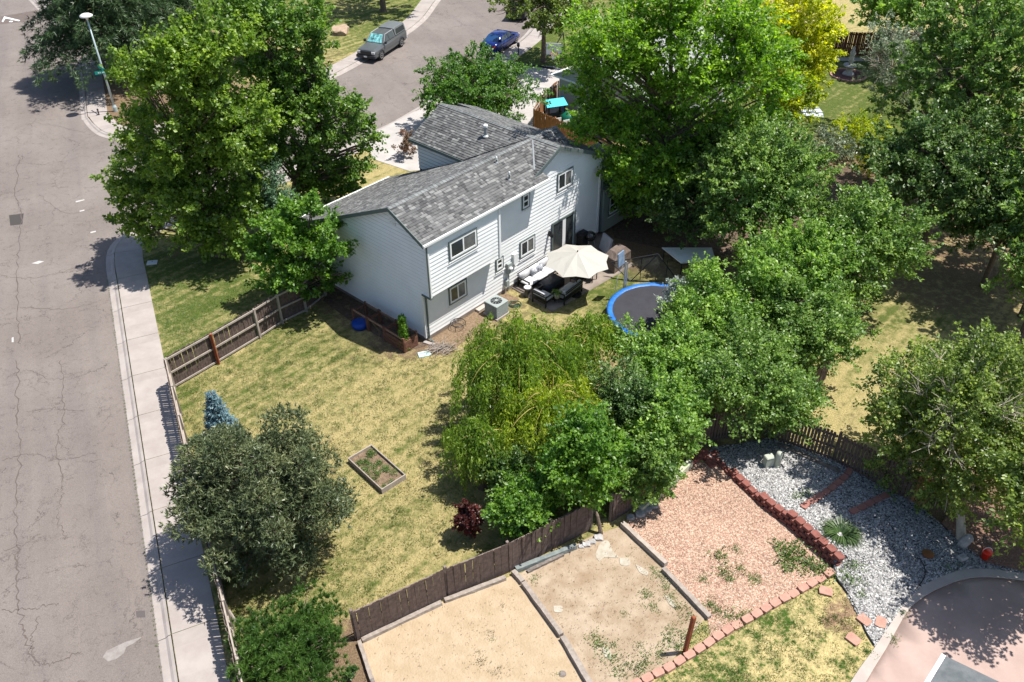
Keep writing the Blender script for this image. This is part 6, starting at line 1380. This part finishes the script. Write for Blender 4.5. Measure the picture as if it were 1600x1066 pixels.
B('low branch of maple leaves over the front lawn beside the gable', 560, 315, 1.6, 22, 20, L_map2, 'young_maple', .16, 1800, 8, seed=9)
spruce('huge dark spruce overhanging the street corner at the top left', at(190, 121), 18, 6.7, L_spr, whorls=30, per=12, n_tw=56, ndl=.42, z0=2.4, nb=8, tilt=.2, seed=4, wd=.13)
spruce('second dark spruce behind the first at the top edge', at(262, 78), 14, 5.6, L_spr, whorls=22, per=10, n_tw=26, ndl=.5, z0=1.0, nb=7, seed=14, wd=.15)
B('green tree beyond the maples at the top edge', 395, -5, 5, 70, 70, L_map2, 'background_tree', .24, 15000, 18, seed=10)
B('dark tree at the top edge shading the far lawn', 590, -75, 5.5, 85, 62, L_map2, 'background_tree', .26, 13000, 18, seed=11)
B('olive tree overhanging the blue car at the top edge', 850, 2, 5.0, 78, 50, L_oliv, 'background_tree', .22, 17000, 20, seed=12, sub=.36)
B('round bright green ash in front of the driveway behind the grey roof', 741, 142, 2.9, 92, 58, leaf_mat('dense_ash_leaf', (.060, .150, .022), (.115, .225, .032), .35), 'ash_tree', .17, 40000, 44, seed=13, sub=.34, droop=.3)
B('reddish shrub at the wall corner beside the driveway', 632, 225, 1.0, 16, 22, leaf_mat('reddish_leaf', (0.146, 0.108, 0.068), (0.244, 0.156, 0.108), .3), 'shrub', .12, 1400, 7, seed=15, cat='shrub', trunk=False)
B('bright yellow locust tree at the top right', 1240, 70, 6.5, 72, 100, L_yel, 'yellow_tree', .2, 30000, 24, seed=19, sub=.34, droop=.2)
B('yellow-green lower part of the yellow tree by the stone steps', 1235, 150, 4, 52, 48, L_ylg, 'yellow_green_tree', .18, 12000, 16, seed=20)
B('dark leafy elm behind the trampoline and the grey table', 1190, 290, 5.0, 108, 92, L_elm, 'elm_tree', .16, 46000, 28, seed=21, sub=.34)
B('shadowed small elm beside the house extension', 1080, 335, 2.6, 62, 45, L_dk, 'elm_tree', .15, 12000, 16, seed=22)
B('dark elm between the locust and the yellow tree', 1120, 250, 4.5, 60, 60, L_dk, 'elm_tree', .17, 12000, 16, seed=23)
B('round elm on the right of the hedge by the dry yard', 1345, 385, 3.8, 92, 84, L_elm, 'elm_tree', .15, 36000, 26, seed=24, sub=.34)
B('light green elm in the middle of the tree belt', 1235, 425, 3.6, 95, 80, L_elm2, 'elm_tree', .15, 34000, 26, seed=25, sub=.34)
B('elm with arching twigs over the end of the dry yard', 1265, 505, 3.0, 78, 66, L_elm, 'elm_tree', .14, 24000, 22, seed=26, sub=.36)
B('leafy elm right beside the trampoline', 1115, 490, 2.8, 72, 66, L_elm2, 'elm_tree', .14, 24000, 22, seed=27, sub=.36)
B('bright elm in front of the trampoline', 1050, 560, 2.6, 74, 62, L_elm2, 'elm_tree', .13, 26000, 22, seed=28, sub=.36)
B('elm spreading over the brown fence above the pink gravel', 1160, 590, 3.0, 86, 70, L_elm, 'elm_tree', .13, 30000, 24, seed=29, sub=.36)
B('low elm hanging over the dark fence by the stones', 1222, 622, 2.2, 52, 50, L_elm, 'elm_tree', .13, 13000, 16, seed=30)
B('green elm behind the willow at the fence', 1040, 655, 2.7, 70, 62, L_elm2, 'elm_tree', .13, 23000, 20, seed=31, sub=.36)
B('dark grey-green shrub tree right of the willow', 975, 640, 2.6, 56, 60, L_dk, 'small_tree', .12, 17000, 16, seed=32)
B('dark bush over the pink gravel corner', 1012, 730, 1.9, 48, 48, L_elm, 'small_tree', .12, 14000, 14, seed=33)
B('bright green ash leaning over the plank fence above the dirt plot', 912, 728, 2.6, 66, 82, L_ash, 'ash_tree', .14, 30000, 20, seed=34, sub=.36, base=at(938, 834))
B('low bright green ash bush just behind the fence by the sand', 815, 790, 1.5, 55, 46, L_ash, 'ash_bush', .13, 15000, 14, seed=35, trunk=True)
B('dark red-leaved plum bush at the edge of the lawn', 733, 812, 1.0, 21, 36, L_plum, 'plum_bush', .1, 5000, 9, seed=36, cat='shrub')
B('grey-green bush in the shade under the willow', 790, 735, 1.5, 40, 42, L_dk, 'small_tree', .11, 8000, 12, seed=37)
B('silvery olive sprig at the rim of the trampoline', 1062, 470, 2.2, 30, 32, L_silv, 'silver_tree', .15, 3200, 10, seed=38, twig=.5)
B('grey-leaved pear tree with bare twigs at the top right', 1395, 105, 4.6, 56, 62, L_grey, 'pear_tree', .15, 9000, 16, seed=39, bark=M_barkl, bare=22)
B('huge dark tree filling the right top corner', 1520, 120, 8.0, 125, 140, L_elm, 'tall_elm', .21, 38000, 30, seed=40, sub=.34)
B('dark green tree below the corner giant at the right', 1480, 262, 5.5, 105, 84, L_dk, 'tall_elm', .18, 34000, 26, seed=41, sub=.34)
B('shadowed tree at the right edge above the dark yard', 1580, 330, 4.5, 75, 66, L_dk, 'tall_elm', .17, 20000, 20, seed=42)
B('bright green tree at the top edge right of the yellow tree', 1400, 5, 5, 68, 36, L_elm2, 'background_tree', .22, 13000, 16, seed=43)
B('dark tree in the very top right corner', 1560, 0, 6, 75, 45, L_elm2, 'background_tree', .24, 13000, 16, seed=44)
B('yellow-green shrub on the edge of the shaded lawn', 1345, 212, 1.3, 36, 26, L_ylg, 'yellow_shrub', .14, 5000, 10, seed=45, cat='shrub')
B('golden shrub in front of the yellow-green one', 1362, 258, 1.0, 24, 20, L_yel, 'golden_shrub', .13, 2600, 8, seed=46, cat='shrub')
B('grey shrub among the beds left of the golden shrub', 1290, 232, 1.2, 40, 26, L_grey, 'grey_shrub', .13, 4500, 10, seed=47, cat='shrub')
B('reddish brown shrub below the yellow tree', 1228, 222, 1.0, 22, 14, leaf_mat('brown_leaf', (0.195, 0.084, 0.054), (0.317, 0.156, 0.108), .3), 'brown_shrub', .12, 1500, 7, seed=48, cat='shrub')
B('small green tree between the golden shrub and the dark trees', 1415, 262, 2.4, 38, 46, L_elm, 'small_tree', .14, 8000, 12, seed=49)
B('wide spreading apple tree with dead grey twigs on the right', 1492, 665, 3.6, 128, 150, L_apl, 'apple_tree', .125, 62000, 34, seed=50, sub=.34, bark=M_barkl, bare=26, base=at(1500, 846))
B('tree off to the right of the patio whose dappled shade falls across it', 1800, 760, 4.6, 120, 100, L_apl, 'patio_tree', .14, 15000, 30, seed=51, sub=.26, per=30)
B('tree just beyond the right edge shading the round patio', 1655, 785, 4.5, 108, 92, L_apl, 'patio_tree', .14, 19000, 30, base=at(1800, 910), seed=52, sub=.24, per=30)
B('dark tree on the right edge below the shadowed yard', 1640, 420, 4, 70, 60, L_elm, 'elm_tree', .16, 12000, 14, seed=53)
tufted('broad dark grey-green juniper tree by the pavement fence', 406, 770, 3.1, 140, 158, L_jun, 'juniper_tree', .16, .3, 24000, 6, 100, 60, .75, .6, sub=.21)
tufted('bright green mugo pine at the bottom beside the sand', 452, 1018, 1.25, 106, 80, L_pine, 'mugo_pine', .2, .11, 2200, 40, 70, 61, .45, 1.4, sub=.22)
spruce('small blue spruce behind the juniper', at(352, 690), 2.85, .8, L_blu, 'blue_spruce', z0=.2, whorls=17, per=10, n_tw=16, ndl=.13, nb=5, seed=62, wd=.3, tilt=.1)
B('mulched shrub patch of low leaves beside the mugo pine', 548, 1050, .3, 10, 8, L_dk, 'low_shrub', .07, 400, 5, seed=63, cat='shrub', trunk=False)
B('tall tree beyond the top edge shading the garden lawn', 1468, -62, 8, 95, 80, L_elm2, 'background_tree', .3, 10000, 18, seed=81)
B('tall tree past the right edge shading the dark yard', 1712, 225, 7.5, 120, 105, L_elm, 'tall_elm', .24, 13000, 22, seed=82)
B('broad tree past the right edge shading the brown yard', 1665, 330, 6.0, 80, 75, L_elm, 'tall_elm', .24, 9000, 18, seed=83)
# small vine at the planter
vt = thing('climbing_vine', 'bright green climbing plant on a stake beside the planter boards', 'plant', at(633, 545))
MB().tube([(0, 0, 0), (0, 0, 1.9)], .015, 4).build('stake', M_cedar, vt)
rg = np.random.default_rng(5); n = 1400; z = rg.uniform(.05, 1.95, n); r = .1 + .16 * rg.random(n) * (1.2 - z / 2); a = rg.uniform(0, 6.28, n)
P = np.stack([r * np.cos(a), r * np.sin(a), z], -1); V, F = leaf_faces(P, rg.normal(size=(n, 3)), rg.normal(size=(n, 3)) + np.array([0, 0, 1]), np.full(n, .11), np.full(n, .08)); link('foliage', np_mesh('foliage', V, F), L_ash, vt)

# weeping willow: arching limbs with hanging strands
def willow(label, px, py, zc, rpx, m, ns, seed, top=2.0, xs=1.0, hang=(1.2, 3.0), name='weeping_willow', nlimb=16, ox=0):
    rg = np.random.default_rng(seed); c = at(px, py, zc); rh = rpx * dist(c) / FPX; t = thing(name, label, 'tree', (c.x, c.y, 0)); bm = MB(); tw = MB()
    bm.tube([(0, 0, -.05), (.1, 0, zc * .4), (0, .1, zc * .8)], [.28, .2, .14], 8); PP, AA, LL = [], [], []
    limbs = []
    for k in range(nlimb):
        a = k * 2.4 + rg.uniform(-.6, .6); r = rh * rg.uniform(.2, 1.1); up = zc + top * (1 - .55 * (r / rh)) * rg.uniform(.6, 1.1)
        pts = [Vector((0, 0, zc * .7)), Vector((math.cos(a) * r * .35, math.sin(a) * r * .35, up * 1.0)), Vector((math.cos(a) * r * .75, math.sin(a) * r * .75, up * .98)), Vector((math.cos(a) * r, math.sin(a) * r, up * .82))]
        sp_ = smooth_path(pts, 5); limbs.append(sp_); tw.tube(sp_, [(.03 - .024 * i / len(sp_)) * (1 if k % 4 == 0 else .45) for i in range(len(sp_))], 4)
    bun = []
    for s in range(ns):
        L_ = limbs[rg.integers(nlimb)]; i = rg.integers(5, len(L_)); p = np.array(L_[i]) + rg.normal(size=3) * np.array([.45, .45, .2]) * rh / 2.5
        if s % 7 == 0: bc, bl = p, rg.uniform(*hang)
        else: p = bc + rg.normal(size=3) * np.array([.11, .11, .12])
        ln = min(bl * rg.uniform(.6, 1.1), p[2] - .3); d = unit(np.array([p[0], p[1], 0]) + rg.normal(size=3) * .4); nn = int(ln / .05)
        q = np.linspace(0, 1, nn)[:, None]; path = p + d * (.35 * np.sqrt(q)) + np.array([0, 0, -1]) * ln * q ** 1.15 + np.array([.06, .03, 0]) * np.sin(q * 5 + s)
        PP.append(path); AA.append(np.repeat(np.array([[0, 0, -1.]]), nn, 0) + rg.normal(size=(nn, 3)) * .45); 
    P = np.concatenate(PP); A = np.concatenate(AA); n = len(P); l = rg.uniform(.11, .2, n)
    V, F = leaf_faces(P + rg.normal(size=(n, 3)) * .04, A, rg.normal(size=(n, 3)) + np.array([0, 0, .5]), l, l * .34, .05)
    link('crown', np_mesh('crown', V, F), m, t); bm.build('trunk', M_bark, t); tw.build('limbs', M_yelt, t); return t
willow('weeping willow with long hanging strands on the left of the tree belt', 812, 560, 3.7, 92, L_will, 1500, 71, top=1.5, hang=(1.0, 3.3), nlimb=30)
willow('yellowish weeping willow crown in front of the greener one', 862, 632, 3.2, 86, L_willy, 1000, 72, top=1.2, hang=(.6, 2.2), nlimb=26)
willow('lower left willow boughs over the plum bush', 752, 690, 2.5, 46, L_will, 520, 73, top=.8, hang=(.6, 2.0), nlimb=12, name='young_willow')
willow('thin upright willow shoots beside the trampoline', 925, 535, 2.4, 56, L_will, 760, 74, top=1.2, hang=(.4, 1.6), nlimb=20, name='young_willow')
